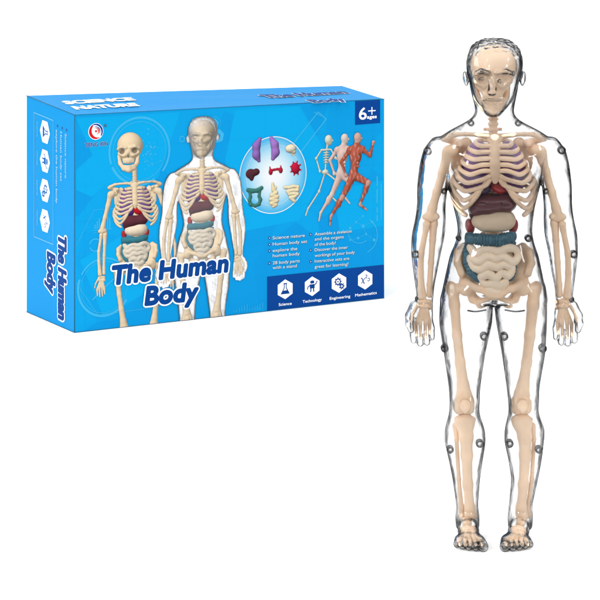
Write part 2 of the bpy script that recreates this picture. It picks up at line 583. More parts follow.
def spline(P, n=4):
    P = np.array(P, float)
    Q = np.concatenate([[2 * P[0] - P[1]], P, [2 * P[-1] - P[-2]]])
    out = []
    for i in range(1, len(Q) - 2):
        for t in np.arange(n) / n:
            a, b, c, d = Q[i - 1:i + 3]
            out.append(.5 * (2 * b + (c - a) * t + (2 * a - 5 * b + 4 * c - d) * t * t + (3 * b - a - 3 * c + d) * t ** 3))
    out.append(P[-1])
    return [tuple(q) for q in out]


def b_rib(i, s):
    def fn(vox):
        f = Fld((444, 110, -34), (546, 226, 32), vox)
        a, b = RIB_A[i], 20 + min(i, 5) * .5
        pts = []
        for ph in (-86, -65, -40, -15, 10, 32, 50):
            p = math.radians(ph)
            u = 493.5 + s * a * math.cos(p) ** .8
            pts.append((u, RIB_S[i] + RIB_D[i] * math.sin(p) * (.5 if ph < 0 else 1.15), -1 + b * math.sin(p), 2.25))
        fw = 20 + min(i, 4) * .6
        if i < 7:
            pts.append((493 + s * (13 if i < 5 else 10.5), RIB_F[i] + (.3 if i < 5 else 3 if i == 5 else 5.5), fw - .6, 2.3))
            pts.append((493 + s * 5.2, RIB_F[i], fw, 2.2))
        elif i < 9:
            pts.append((493 + s * (15 + 3 * (i - 7)), RIB_F[i] + 5, 19.5, 2.1))
            pts.append((493 + s * (9 + 4.0 * (i - 7)), RIB_F[i - 1] + 1.5, 20.5, 1.7))
        f.chain(spline(pts), .8)
        return f.surf()
    return fn


def b_clavicle(s):
    def fn(vox):
        g = (lambda u: u) if s < 0 else (lambda u: mir(u))
        f = Fld((436, 124, -20), (552, 150, 28), vox)
        f.chain([(g(487), 134.5, 17, 3.0), (g(477), 133, 17, 2.2), (g(465), 133, 12, 2.0), (g(455), 134, 6, 2.4), (g(447), 137.5, 2, 3.4)], 2)
        f.ell((g(445.5), 139, 0), (4.6, 3.2, 4.5), 2)
        return f.surf()
    return fn


def b_scapula(s):
    def fn(vox):
        g = (lambda u: u) if s < 0 else (lambda u: mir(u))
        f = Fld((436, 128, -34), (552, 196, 10), vox)
        f.ell((g(464), 158, -20), (11, 19, 3), 2, rot=(0, 15 * s, -14 * s))
        f.chain([(g(470), 150, -20, 2.6), (g(456), 143, -12, 3.2), (g(447), 140, -4, 3.4)], 3)
        f.ell((g(456), 149, -8), (5, 7, 5), 3)
        f.chain([(g(461), 143, -10, 3), (g(460), 143, 4, 3.2)], 3)
        return f.surf()
    return fn


def b_humerus(s):
    def fn(vox):
        g = (lambda u: u) if s < 0 else (lambda u: mir(u) + .5)
        f = Fld((420, 138, -14), (568, 228, 14), vox)
        f.ell((g(452), 150.5, 0), (6.6, 6.2, 6.4), 3)
        f.ell((g(446.5), 152, 2), (4, 6, 5), 3)
        f.chain([(g(448), 155, 0, 5.4), (g(443), 172, 0, 4.3), (g(437), 192, 0, 3.9), (g(432.5), 208, 0, 4.2), (g(430.5), 215, 0, 5)], 3)
        f.chain([(g(425.5), 217, 0, 3.4), (g(431), 218.5, 1, 3.0), (g(436), 216.5, 0, 3.6)], 2)
        return f.surf()
    return fn


def b_forearm(s, which):
    def fn(vox):
        g = (lambda u: u) if s < 0 else (lambda u: mir(u) + .5)
        f = Fld((412, 210, -14), (576, 304, 16), vox)
        if which == 0:
            f.chain([(g(426.5), 224, 2, 4), (g(425.8), 229, 2, 2.8), (g(421), 253, 3, 3.0), (g(420.5), 272, 3, 3.0), (g(421.5), 290, 4, 3.6), (g(422), 295, 4, 4.4)], 2)
        else:
            f.chain([(g(433.5), 216, -5, 4), (g(433.6), 224, -2, 4.2), (g(432.6), 240, 0, 3.2), (g(431), 262, 1, 2.9), (g(429.6), 284, 2, 2.8), (g(429.5), 294, 3, 3.4)], 2)
        return f.surf()
    return fn


def b_hand(s):
    def fn(vox):
        f = Fld((400, 292, -8), (590, 348, 26), vox)
        g = (lambda u: u) if s < 0 else (lambda u: mir(u) - 1.5)
        for u, v in ((420, 301), (424.5, 300), (429, 301), (421, 305.5), (425.5, 305.5), (429.5, 306)):
            f.ell((g(u), v, 4), (2.9, 2.7, 3), .8)
        f.chain([(g(417.5), 304, 5, 1.9), (g(412.5), 312, 8, 1.6), (g(411), 319, 11, 1.4)], .6)
        for u, ln in ((415.5, 9), (420, 12), (425, 11), (429.3, 7)):
            f.chain([(g(u * .4 + 425 * .6), 308, 4, 1.8), (g(u), 322, 4.6, 2.0), (g(u), 323.5, 4.6, 2.1)], .5)
            f.chain([(g(u), 325.5, 5, 1.9), (g(u), 325 + ln * .6, 7, 1.5), (g(u + .3), 325 + ln * .9, 11, 1.4)], .4)
        return f.surf(smooth=1)
    return fn


def b_pelvis(vox):
    f = Fld((444, 236, -34), (546, 312, 26), vox)
    for s in (-1, 1):
        g = (lambda u: u) if s < 0 else (lambda u: mir(u))
        f.chain([(g(473), 252, -16, 3.5), (g(464), 248, -9, 3.2), (g(458), 252, 0, 3.2), (g(457.5), 262, 6, 3.4), (g(461), 272, 8, 3.8)], 3)
        f.ell((g(467), 266, -5), (12, 19, 3.6), 5, rot=(0, 34 * s, 10 * s))
        f.ell((g(471), 280, -2), (9, 13, 5), 6, rot=(0, 20 * s, 0))
        f.ell((g(466), 287, 3), (8.5, 8.5, 8), 5)
        f.chain([(g(468), 283, 9, 4.2), (g(479), 287, 13, 3.2), (g(489), 292, 15, 3.8)], 4)
        f.chain([(g(470), 290, -2, 5), (g(474), 299, -3, 5), (g(480), 302, 2, 4.2), (g(487), 297, 11, 3)], 3)
        f.ell((g(479.5), 293.5, 6), (4, 3.6, 14), 2, rot=(0, 0, 0), sub=True)
    f.ell((494, 291, 15), (4, 5.5, 3.5), 3)
    f.chain([(494, 256, -18, 10), (494, 272, -20, 7.5), (494, 286, -16, 3.5)], 5, .6)
    return f.surf()


def b_femur(s):
    def fn(vox):
        if s < 0:
            f = Fld((444, 276, -18), (484, 420, 22), vox)
            P = [(453, 290, -1, 5.6), (454.5, 305, 0, 5.2), (457, 335, 2, 4.6), (460, 362, 2, 5.0), (463, 385, 1, 6.0), (464, 394, 0, 8.4)]
            hd, kn, tr = (464.5, 286.5, 3), 464.5, (450.5, 288, -4)
        else:
            f = Fld((502, 276, -18), (544, 420, 22), vox)
            P = [(534.5, 290, -1, 6.2), (533, 305, 0, 6), (529.5, 335, 2, 5.2), (526.5, 362, 2, 5.0), (523, 385, 1, 6.0), (521.8, 394, 0, 8.4)]
            hd, kn, tr = (523.5, 286.5, 3), 521.5, (537, 288, -4)
        f.chain(P, 3)
        f.ell(hd, (6.2, 6.2, 6.2), 2)
        f.seg(hd, P[0][:3], 4.2, 5, 4)
        f.ell(tr, (5, 6.5, 5.5), 3)
        f.ell((kn - 4.8, 404, -1), (5.9, 9.6, 9), 2)
        f.ell((kn + 4.8, 404, -1), (5.9, 9.6, 9), 2)
        f.seg((kn - 5.4, 408.6, -1), (kn + 5.4, 408.6, -1), 5.2, 5.2, 2, 1.6)
        return f.surf()
    return fn


def b_patella(s):
    def fn(vox):
        kn = 464.8 if s < 0 else 521.5
        f = Fld((kn - 12, 392, 0), (kn + 12, 416, 18), vox)
        f.ell((kn, 403.5, 9), (5.8, 6.6, 3.2), 2)
        f.ell((kn, 406, 9), (3.2, 6.0, 3.2), 2)
        return f.surf()
    return fn


def b_tibia(s):
    def fn(vox):
        if s < 0:
            f = Fld((448, 408, -18), (484, 526, 16), vox)
            u0, u1, u2, u3 = 465, 466.2, 468, 470
        else:
            f = Fld((502, 408, -18), (542, 526, 16), vox)
            u0, u1, u2, u3 = 522, 524.5, 523.5, 521.5
        f.ell((u0, 419.5, -1), (11, 4.6, 9), 2)
        f.ell((u0, 424, -1), (9.5, 7, 8), 3)
        f.chain([(u0, 422, 0, 8.5), (u1, 436, 1, 6.6), (u1 + .6, 455, 0, 5.6), (u2, 485, -2, 4.8), (u3, 508, -3, 4.8), (u3, 515, -3, 6)], 4)
        f.ell((u0, 430, 6), (3, 6, 3.5), 4)
        f.seg((u3 + 4, 514, -3), (u3 + 4.5, 519, -3), 2.8, 2.4, 2)
        return f.surf()
    return fn


def b_fibula(s):
    def fn(vox):
        if s < 0:
            f = Fld((448, 418, -20), (476, 528, 8), vox)
            P = [(456, 427, -6, 3.6), (456.8, 440, -5, 2.2), (459, 480, -5, 2.1), (461.5, 508, -5, 2.6), (462, 517, -5, 3.2)]
        else:
            f = Fld((520, 418, -20), (544, 528, 8), vox)
            P = [(533, 427, -6, 3.6), (534.5, 440, -5, 2.2), (532.5, 480, -5, 2.1), (529, 508, -5, 2.6), (528.5, 517, -5, 3.2)]
        f.chain(P, 2)
        return f.surf()
    return fn


def b_foot(s):
    def fn(vox):
        cu, tu = (467, 467.5) if s < 0 else (521, 513)
        f = Fld((min(cu, tu) - 20, 512, -20), (max(cu, tu) + 20, 540, 54), vox)
        f.ell((cu, 522, -1), (5.6, 4.6, 8), 1)
        f.ell((cu, 527, -10), (5, 5, 7.5), 1)
        f.ell(((cu + tu) / 2, 526, 12), (8, 4.2, 6), 1)
        for i in range(5):
            x = (i - 2) * 5.2
            f.chain([((cu + tu) / 2 + x * .55, 528, 16, 1.9), (tu + x * .95, 531.5, 32, 2.0)], .4)
            f.chain([(tu + x * .98, 532, 36, 1.8), (tu + x, 532.6, 42, 1.5)], .4)
        return f.surf(smooth=1)
    return fn


def b_lung(s):
    def fn(vox):
        c = 478.5 if s < 0 else 508.5
        f = Fld((c - 20, 136, -22), (c + 20, 202, 20), vox)
        f.ell((c, 168, -1), (15, 27, 16), 2)
        f.ell((c + s * 3, 182, -3), (13.5, 14, 13), 4)
        f.ell((494, 182, 6), (10, 13, 20), 2, sub=True)
        return f.surf()
    return fn


def b_heart(vox):
    f = Fld((482, 170, -6), (514, 200, 24), vox)
    f.ell((498, 185, 10), (9, 7, 7), 2, rot=(0, 0, 30))
    f.ell((504, 187, 9), (5, 4, 5), 2)
    f.chain([(494, 180, 10, 2.6), (493, 175, 9, 2.4)], 1)
    return f.surf()


def b_vein(vox):
    f = Fld((474, 174, -6), (496, 200, 22), vox)
    f.ell((484.5, 187.5, 9), (6.8, 5, 6), 1.5, rot=(0, 0, -30))
    f.chain([(488, 182, 10, 2.4), (491, 177, 9, 2.2)], 1)
    return f.surf()


def b_liver(vox):
    f = Fld((464, 186, -18), (520, 222, 24), vox)
    f.ell((486, 203.5, 4), (18, 11, 15), 3, rot=(0, 0, -4))
    f.ell((504, 202, 5), (12.5, 10, 14), 4)
    f.ell((476, 210, 2), (8, 6, 10), 4)
    f.chain([(492.5, 192, 20, 1.1), (493, 212, 20, 1.1)], 1.0, sub=True)
    f.chain([(470, 199, 14, .7), (492, 202, 19, .7), (514, 199, 14, .7)], 1.0, sub=True)
    return f.surf()


def b_gall(vox):
    f = Fld((466, 210, -4), (478, 224, 14), vox)
    f.chain([(471, 214, 4, 2.4), (472, 218.5, 5, 1.6)], 1)
    return f.surf()


def b_stomach(vox):
    f = Fld((466, 208, -14), (520, 240, 22), vox)
    f.chain([(478, 220, 5, 7), (484, 221, 6, 9), (494, 220.5, 6, 10), (503, 219.5, 6, 10), (506, 219, 5, 9)], 4, 1.1)
    return f.surf()


def b_kidney(s):
    def fn(vox):
        f = Fld((458, 214, -14), (526, 240, 12), vox)
        c = 470 if s < 0 else 513.5
        f.ell((c, 226.5, -2), (4.8, 8, 6), 2, rot=(0, 0, 10 * s))
        return f.surf()
    return fn


def b_colon(vox):
    f = Fld((456, 222, -14), (526, 290, 24), vox)
    P = [(466.5, 237.5, 6), (472, 237, 10), (480, 237.5, 13), (489, 238, 14.5), (498, 237.8, 14.5), (506, 236.6, 12.5), (513, 235, 8)]
    P = np.array(P)
    for i in range(len(P) - 1):
        for t in np.linspace(0, 1, 3, endpoint=False):
            p = P[i] * (1 - t) + P[i + 1] * t
            f.ell(p, (2.3, 6.5 + .5 * math.sin(p[0] * 2.1), 6.2), .3)
    f.ell(P[-1], (3, 5, 5), .8)
    L = np.array([(469, 243, -2), (467, 252, 3), (466.5, 261, 8), (470, 271, 10), (477, 277.5, 11), (483, 280, 11)], float)
    R = np.array([(512, 243, -2), (512.5, 252, 0), (513, 263, 4), (511, 272, 7), (507, 280, 10)], float)
    for Q in (L, R):
        for i in range(len(Q) - 1):
            for t in np.linspace(0, 1, 3, endpoint=False):
                p = Q[i] * (1 - t) + Q[i + 1] * t
                f.ell(p, (4.6, 2.4, 4.6), .3)
    return f.surf()


def b_gut(vox):
    f = Fld((462, 238, -6), (524, 300, 25), vox)
    f.ell((493.5, 257, 4), (20, 12, 10), 4)
    f.ell((494, 272, 5), (12, 15, 8), 5)
    P = [(470, 246, 11), (475, 252, 14), (481, 248, 16), (489, 246.5, 17), (497, 249, 17.5), (506, 245.5, 16), (514.5, 248, 12), (517, 255, 11), (511, 260, 15),
         (502, 254.5, 17.5), (494, 256.5, 18.5), (486, 254, 18), (478, 259, 16), (470, 256.5, 12), (472, 265, 13), (480, 267, 16), (487, 262.5, 18),
         (495, 264.5, 18.5), (502, 262, 17.5), (510, 266, 14), (507, 273, 14.5), (500, 270, 17.5), (495, 275, 18), (487, 271.5, 18), (480, 275, 14.5),
         (484, 281.5, 15), (491, 280.5, 17.5), (498, 282.5, 17), (504, 280, 14), (501, 288, 14), (494, 289.5, 16), (487, 287.5, 14.5), (489, 294, 12), (496, 295, 12)]
    P = [(u, v, w - 1.8, 4.1 + .5 * math.sin(i * 1.7)) for i, (u, v, w) in enumerate(P)]
    f.chain(spline(P, 3), .25)
    return f.surf()


# name, builder, material, parent group, photographic colour for the printed copies
PARTS = [('skull', b_skull, BONE), ('jaw', b_jaw, BONE), ('spine', b_spine, BONE), ('sternum', b_sternum, BONE)]
for s in (-1, 1):
    PARTS += [('rib', b_rib(i, s), BONE) for i in range(10)]
    PARTS += [('collarbone', b_clavicle(s), BONE), ('shoulder_blade', b_scapula(s), BONE), ('upper_arm_bone', b_humerus(s), BONE),
              ('forearm_bone', b_forearm(s, 0), BONE), ('forearm_bone', b_forearm(s, 1), BONE), ('hand_bones', b_hand(s), BONE),
              ('thigh_bone', b_femur(s), BONE), ('kneecap', b_patella(s), BONE), ('shin_bone', b_tibia(s), BONE),
              ('calf_bone', b_fibula(s), BONE), ('foot_bones', b_foot(s), BONE), ('lung', b_lung(s), M_LUNG), ('kidney', b_kidney(s), M_KID)]
PARTS += [('pelvis', b_pelvis, BONE), ('heart', b_heart, M_HEART), ('blood_vessel', b_vein, M_VEIN), ('liver', b_liver, M_LIVER),
          ('gall_bladder', b_gall, M_LIVER), ('stomach', b_stomach, M_STOM), ('large_intestine', b_colon, M_TEAL), ('small_intestine', b_gut, BONE_P)]
INK = {'lung': (122, 84, 150), 'kidney': (176, 50, 52), 'heart': (190, 26, 34), 'blood_vessel': (84, 40, 110), 'liver': (98, 48, 58),
       'gall_bladder': (98, 48, 58), 'stomach': (238, 220, 194), 'large_intestine': (62, 128, 142), 'small_intestine': (226, 214, 194)}

ORG = np.array([MID, BASE_V, 0.0])


def to_local(V):
    d = (V - ORG) / S
    return np.stack([d[:, 0], -d[:, 2], -d[:, 1]], 1)


def fix(Q):
    # the map (u,v,w) -> (x,-w,-v) mirrors, so the faces are turned over
    return Q[:, ::-1]


doll = empty('anatomy_figure', ((MID - 300) / S, 0, 0))
doll['label'] = 'clear plastic human body model with ivory skeleton and coloured organs inside, standing'
doll['category'] = 'anatomy model'
for name, fn, m in PARTS:
    V, Q = fn(.75)
    mesh_obj(name, to_local(V), fix(Q), m, doll)

sf = shell_field(1.15)
Vo, Qo = sf.surf(0, 3)
Vi, Qi = sf.surf(-1.1, 3)
Vs = np.concatenate([Vo, Vi])
Qs = np.concatenate([Qo[:, ::-1], Qi + len(Vo)])
shell = mesh_obj('body_shell', to_local(Vs), Qs, SHELL, doll)
shell['label'] = 'transparent human body shell with moulded face, hair, hands and toes'
del sf

# screw bosses that hold the two halves of the shell together
PEGS = [(471, 123, 3.4), (518, 123, 3.4), (427.5, 151, 4.2), (561.5, 150, 4.2), (444, 191, 3), (546, 191, 3), (415.5, 254, 4), (573.5, 254, 4),
        (458.5, 238, 3), (528, 238, 3.6), (418, 299, 3.2), (571, 299, 3.2), (444.5, 348, 4), (484, 336, 4.2), (504, 336, 4.2), (542.5, 348, 4.2),
        (450, 449, 3.8), (479.5, 443, 4), (509.5, 443, 4), (538.5, 449, 3.8)]
for u, v, r in PEGS:
    f = Fld((u - 7, v - 7, -7), (u + 7, v + 7, 7), .55)
    f.seg((u, v, -2), (u, v, 3), r, r, 0)
    f.seg((u, v, 0), (u, v, 9), r - 1.7, r - 1.7, .3, sub=True)
    V, Q = f.surf()
    mesh_obj('screw_boss', to_local(V), fix(Q), PEGM, doll)


for P in ([(466, 306, 23.4), (474, 306.6, 25.8), (484, 305.6, 22.9)], [(503, 305.6, 22.9), (513, 306.6, 25.8), (522, 306, 23.4)]):
    f = Fld((P[0][0] - 4, 300, 16), (P[-1][0] + 4, 312, 30), .4)
    f.chain([(*q, .8) for q in spline(P, 4)], .1)
    V, Q = f.surf()
    mesh_obj('hip_seam', to_local(V), fix(Q), SEAMM, doll)

# ------------------------------------------------------------------ the box
def ground(u, v):
    d = CAM_H * F_PX / (v - Y_HOR)
    return np.array([(u - 300) / F_PX * d, d - CAM_D, 0.0])


def above(p, v):
    d = p[1] + CAM_D
    return np.array([p[0], p[1], CAM_H - (v - Y_HOR) / F_PX * d])


FL0, FR0, BL0 = ground(74.5, 333.0), ground(384.3, 298.4), ground(26.6, 312.2)
dBR = (2.515)
BR0 = np.array([(342 - 300) / F_PX * dBR, dBR - CAM_D, 0.0])
FL1, FR1, BL1, BR1 = above(FL0, 115), above(FR0, 99), above(BL0, 95.7), above(BR0, 85.8)
BC = (FL0 + FR0 + BL0 + BR0) / 4


def proj(P):
    d = P[1] + CAM_D
    return np.array([300 + F_PX * P[0] / d, Y_HOR + F_PX * (CAM_H - P[2]) / d])


class Panel:
    def __init__(self, a, b, c, d):
        """a lower left, b lower right, c upper right, d upper left, seen from outside"""
        self.a, self.b, self.c, self.d = a, b, c, d
        self.W = (np.linalg.norm(b - a) + np.linalg.norm(c - d)) / 2
        self.H = (np.linalg.norm(d - a) + np.linalg.norm(c - b)) / 2
        n = np.cross(b - a, d - a)
        self.n = n / np.linalg.norm(n)

    def at(self, x, y, off=0.0):
        s, t = np.asarray(x)[..., None] / self.W, np.asarray(y)[..., None] / self.H
        return (self.a * (1 - s) + self.b * s) * (1 - t) + (self.d * (1 - s) + self.c * s) * t + np.asarray(off)[..., None] * self.n

    def inv(self, u, v):
        x, y = self.W / 2, self.H / 2
        for _ in range(12):
            p = proj(self.at(x, y))
            e = 1e-5
            J = np.stack([(proj(self.at(x + e, y)) - p) / e, (proj(self.at(x, y + e)) - p) / e], 1)
            dx = np.linalg.solve(J, np.array([u, v]) - p)
            x, y = x + dx[0], y + dx[1]
        return np.array([x, y])


FRONT = Panel(FL0, FR0, FR1, FL1)
SIDE = Panel(BL0, FL0, FL1, BL1)
TOP = Panel(FL1, FR1, BR1, BL1)

box = empty('packaging_box', tuple(BC))
box['label'] = 'bright blue cardboard box of the human body kit, printed with skeletons, organs and runners'
box['category'] = 'box'


def ink_panel(name, p, cols, seed):
    """one printed board face, its ground tint varied in large soft polygons"""
    m = bpy.data.materials.new(name)
    m.use_nodes = True
    t = m.node_tree
    b = t.nodes['Principled BSDF']
    b.inputs['Roughness'].default_value = .5
    b.inputs['Specular IOR Level'].default_value = .04
    tco = t.nodes.new('ShaderNodeTexCoord')
    vo = t.nodes.new('ShaderNodeTexVoronoi')
    vo.inputs['Scale'].default_value = 14
    vo.inputs['Randomness'].default_value = 1
    r = t.nodes.new('ShaderNodeValToRGB')
    se = t.nodes.new('ShaderNodeSeparateColor')
    t.links.new(tco.outputs['Object'], vo.inputs['Vector'])
    t.links.new(vo.outputs['Color'], se.inputs[0])
    t.links.new(se.outputs[0], r.inputs[0])
    r.color_ramp.elements[0].color = (*C(*cols[0]), 1)
    r.color_ramp.elements[1].color = (*C(*cols[1]), 1)
    t.links.new(r.outputs[0], b.inputs['Base Color'])
    return m


M_FRONT = ink_panel('front_print', FRONT, ((0, 160, 234), (0, 172, 240)), 1)
M_SIDE = mat('side_print', C(0, 160, 234), .5, .04)
M_TOPP = mat('top_print', C(0, 158, 234), .5, .04)
M_BACK = mat('plain_blue_print', C(0, 150, 225), .5, .04)
CORE = mat('dark_board_edge', C(22, 118, 160), .6, .2)  # darker blue for the thin tubes along the folds


def box_panel(name, pts, m, t=.0012):
    """a board sheet with thickness"""
    P = [np.array(p) - BC for p in pts]
    n = np.cross(P[1] - P[0], P[3] - P[0])
    n /= np.linalg.norm(n)
    c = sum(P) / 4
    V = [p + (c - p) / np.linalg.norm(c - p) * .0004 for p in P]
    V = V + [v - n * t for v in V]
    return mesh_obj(name, V, [(0, 1, 2, 3), (7, 6, 5, 4), (0, 4, 5, 1), (1, 5, 6, 2), (2, 6, 7, 3), (3, 7, 4, 0)], m, box, False)


front = box_panel('front_panel', [FL0, FR0, FR1, FL1], M_FRONT)
side = box_panel('side_panel', [BL0, FL0, FL1, BL1], M_SIDE)
top = box_panel('top_panel', [FL1, FR1, BR1, BL1], M_TOPP)
box_panel('side_panel', [FR0, BR0, BR1, FR1], M_BACK)
box_panel('back_panel', [BR0, BL0, BL1, BR1], M_BACK)
box_panel('bottom_panel', [BL0 + [0, 0, .0003], BR0 + [0, 0, .0003], FR0 + [0, 0, .0003], FL0 + [0, 0, .0003]], M_BACK)


def edge_tube(a, b, r, parent):
    a, b = np.array(a) - BC, np.array(b) - BC
    d = (b - a) / np.linalg.norm(b - a)
    x = np.cross(d, [.3, .5, .8])
    x /= np.linalg.norm(x)
    y = np.cross(d, x)
    V, Fc = [], []
    for e in (a, b):
        for i in range(8):
            t = i * math.pi / 4
            V.append(e + r * (x * math.cos(t) + y * math.sin(t)))
    for i in range(8):
        Fc.append((i, (i + 1) % 8, 8 + (i + 1) % 8, 8 + i))
    Fc += [tuple(range(7, -1, -1)), tuple(range(8, 16))]
    return mesh_obj('crease', V, Fc, CORE, box, True)


edge_tube(FL0 + [0, 0, .0006], FL1, .00055, box)
edge_tube(FL1, FR1, .0004, box)
edge_tube(FL1, BL1, .0005, box)
edge_tube(FL0 + [0, 0, .0005], FR0 + [0, 0, .0005], .0004, box)
edge_tube(FL0 + [0, 0, .0005], BL0 + [0, 0, .0005], .0004, box)

LAY = .00006


def flat(name, p, V2, Fc, off, material, parent, ink=None):
    V2 = np.asarray(V2, float)
    o = off if np.ndim(off) else np.full(len(V2), off)
    V = p.at(V2[:, 0], V2[:, 1], o) - BC
    return mesh_obj(name, V, Fc, material, parent, False, ink)


_mc = {}


def pm(r, g, b):
    k = (r, g, b)
    if k not in _mc:
        _mc[k] = mat('printed_ink', (.8, .8, .8) if k == (255, 255, 255) else C(r, g, b), .5, .04)
    return _mc[k]


class Art:
    """flat printed shapes of one colour gathered on one panel"""

    def __init__(self, p):
        self.p, self.V, self.F = p, [], []

    def poly(self, pts):
        n = len(self.V)
        self.V += [tuple(q) for q in pts]
        self.F.append(tuple(range(n, n + len(pts))))
        return self

    def line(self, pts, w, closed=False):
        pts = [np.array(q, float) for q in pts]
        if closed:
            pts = pts + [pts[0]]
        n = len(pts)
        L = []
        for i in range(n):
            if closed and i in (0, n - 1):
                t1, t2 = pts[1] - pts[0], pts[-1] - pts[-2]
            else:
                t1, t2 = pts[min(i + 1, n - 1)] - pts[max(i, 0) if i < n - 1 else n - 2], pts[i if i > 0 else 1] - pts[i - 1 if i > 0 else 0]
            t1, t2 = t1 / (np.linalg.norm(t1) + 1e-12), t2 / (np.linalg.norm(t2) + 1e-12)
            t = t1 + t2
            t /= np.linalg.norm(t) + 1e-12
            nn = np.array([-t[1], t[0]])
            c = max(.5, nn @ np.array([-t1[1], t1[0]]))
            L.append((pts[i] + nn * w / 2 / c, pts[i] - nn * w / 2 / c))
        for i in range(n - 1):
            self.poly([L[i][0], L[i][1], L[i + 1][1], L[i + 1][0]])
        return self

    def ring(self, c, r, w, a0=0, a1=360, n=64):
        m = max(3, int(n * abs(a1 - a0) / 360))
        T = [math.radians(a0 + (a1 - a0) * i / m) for i in range(m + 1)]
        for i in range(m):
            self.poly([(c[0] + rr * math.cos(t), c[1] + rr * math.sin(t)) for rr, t in ((r - w / 2, T[i]), (r + w / 2, T[i]), (r + w / 2, T[i + 1]), (r - w / 2, T[i + 1]))])
        return self

    def disc(self, c, r, n=32, sx=1.0, rot=0, sy=1.0):
        return self.poly([(c[0] + sx * r * math.cos(2 * math.pi * i / n + rot), c[1] + sy * r * math.sin(2 * math.pi * i / n + rot)) for i in range(n)])

    def out(self, name, lay, col, parent):
        V = np.array(self.V)
        V[:, 0] = V[:, 0].clip(.0006, self.p.W - .0006)
        V[:, 1] = V[:, 1].clip(.0006, self.p.H - .0006)
        off = np.zeros(len(V))
        for i, q in enumerate(self.F):
            off[list(q)] = lay * LAY + (i % 40) * .000001
        return flat(name, self.p, V, self.F, off, pm(*col), parent)


def text_mesh(s, shear=0.0, space=1.0):
    cu = bpy.data.curves.new('txt', 'FONT')
    cu.body = s
    cu.size = 1
    cu.shear = shear
    cu.space_character = space
    cu.resolution_u = 5
    o = bpy.data.objects.new('txt', cu)
    SC.collection.objects.link(o)
    dg = bpy.context.evaluated_depsgraph_get()
    me = bpy.data.meshes.new_from_object(o.evaluated_get(dg))
    V = np.array([v.co[:2] for v in me.vertices])
    Fc = np.array([tuple(p.vertices) for p in me.polygons])
    bpy.data.objects.remove(o)
    bpy.data.curves.remove(cu)
    bpy.data.meshes.remove(me)
    return V, Fc


CAP = .729 * .98
_tc = {}


def text(name, p, s, A, B, cap, lay, col, parent, bold=.0, shear=0.0, raw=False, space=1.0, dy=0.0):
    """text whose baseline runs from photo point A to B with capital height cap (metres on the board);
    bold strokes are the letters fattened all round by that share of their size"""
    a, b = (np.array(A), np.array(B)) if raw else (p.inv(*A), p.inv(*B))
    key = (s, shear, space)
    if key not in _tc:
        _tc[key] = text_mesh(*key)
    V, Fc = _tc[key]
    x0, x1 = V[:, 0].min(), V[:, 0].max()
    e = b - a
    n = np.array([-e[1], e[0]]) / np.linalg.norm(e)
    V2 = a + ((V[:, 0] - x0) / (x1 - x0))[:, None] * e + (V[:, 1] / CAP * cap)[:, None] * n
    VV, FF, OO = [V2], [Fc], [np.zeros(len(V))]
    if bold:
        m = 16 if bold > .03 else 8
        for k in range(m):
            t = 2 * math.pi * k / m
            VV.append(V2 + bold * cap / CAP * np.array([math.cos(t), math.sin(t)]))
            FF.append(Fc + len(V) * (k + 1))
            OO.append(np.full(len(V), (k + 1) * .0000015))
    return flat(name, p, np.concatenate(VV), np.concatenate(FF), lay * LAY + np.concatenate(OO), pm(*col), parent)


NAVY, WHITE = (0, 72, 152), (255, 255, 255)
PX = 1 / 1000.0          # one photo pixel on the board, about

# ---- front: pale technical drawing behind everything
fi = FRONT.inv
a = Art(FRONT)
a.poly([fi(76, 118), fi(120, 116), fi(180, 112), fi(158, 178), fi(110, 196)])
a.poly([fi(76, 170), fi(96, 152), fi(118, 172), fi(92, 197), fi(76, 190)])
a.poly([fi(235, 110), fi(300, 106), fi(330, 160), fi(300, 220), fi(240, 232), fi(225, 160)])
a.poly([fi(332, 190), fi(383, 180), fi(383, 226), fi(340, 232)])
a.poly([fi(80, 260), fi(128, 232), fi(150, 290), fi(104, 318)])
a.out('background_facets', 1, (6, 178, 243), front)
TD = (66, 190, 244)
a = Art(FRONT)
c = fi(139.5, 151)
a.ring(c, .0335, .0022, -40, 200)
a.ring(c, .0335, .0028, 205, 300)
a.ring(c, .0295, .0006)
for k in range(24):
    t = math.radians(k * 15)
    a.line([c + .0283 * np.array([math.cos(t), math.sin(t)]), c + .0295 * np.array([math.cos(t), math.sin(t)])], .0004)
a.out('printed_dial', 3, TD, front)
a = Art(FRONT)
c2 = fi(104, 287)
a.ring(c2, .0285, .0016, 20, 150)
a.ring(c2, .0285, .0024, 160, 330)
a.ring(c2, .0255, .0005)
a.ring(fi(95, 245), .006, .0012, 30, 170)
a.ring(fi(95, 245), .006, .0012, 200, 330)
a.out('printed_dial', 3, TD, front)
a = Art(FRONT)
a.line([fi(76, 246), fi(94, 210), fi(128, 207)], .0005)
a.out('printed_outline', 3, TD, front)
a = Art(FRONT)
a.line([fi(76, 283), fi(98, 315), fi(150, 308), fi(168, 296)], .0005)
a.out('printed_outline', 3, TD, front)
a = Art(FRONT)
for k, hh in enumerate((5, 9, 12, 8, 14, 10, 15, 12)):
    q = fi(95 + k * 2.1, 229)
    a.line([q, q + [0, hh * .9 * PX]], .0012)
a.out('printed_bar_chart', 3, TD, front)
a = Art(FRONT)
a.line([fi(93, 230.5), fi(112, 228.8)], .0006)
a.out('printed_chart_base', 3, TD, front)
a = Art(FRONT)
a.line([fi(93, 233), fi(108, 231.8)], .0004)
a.out('printed_chart_base', 3, TD, front)
a = Art(FRONT)
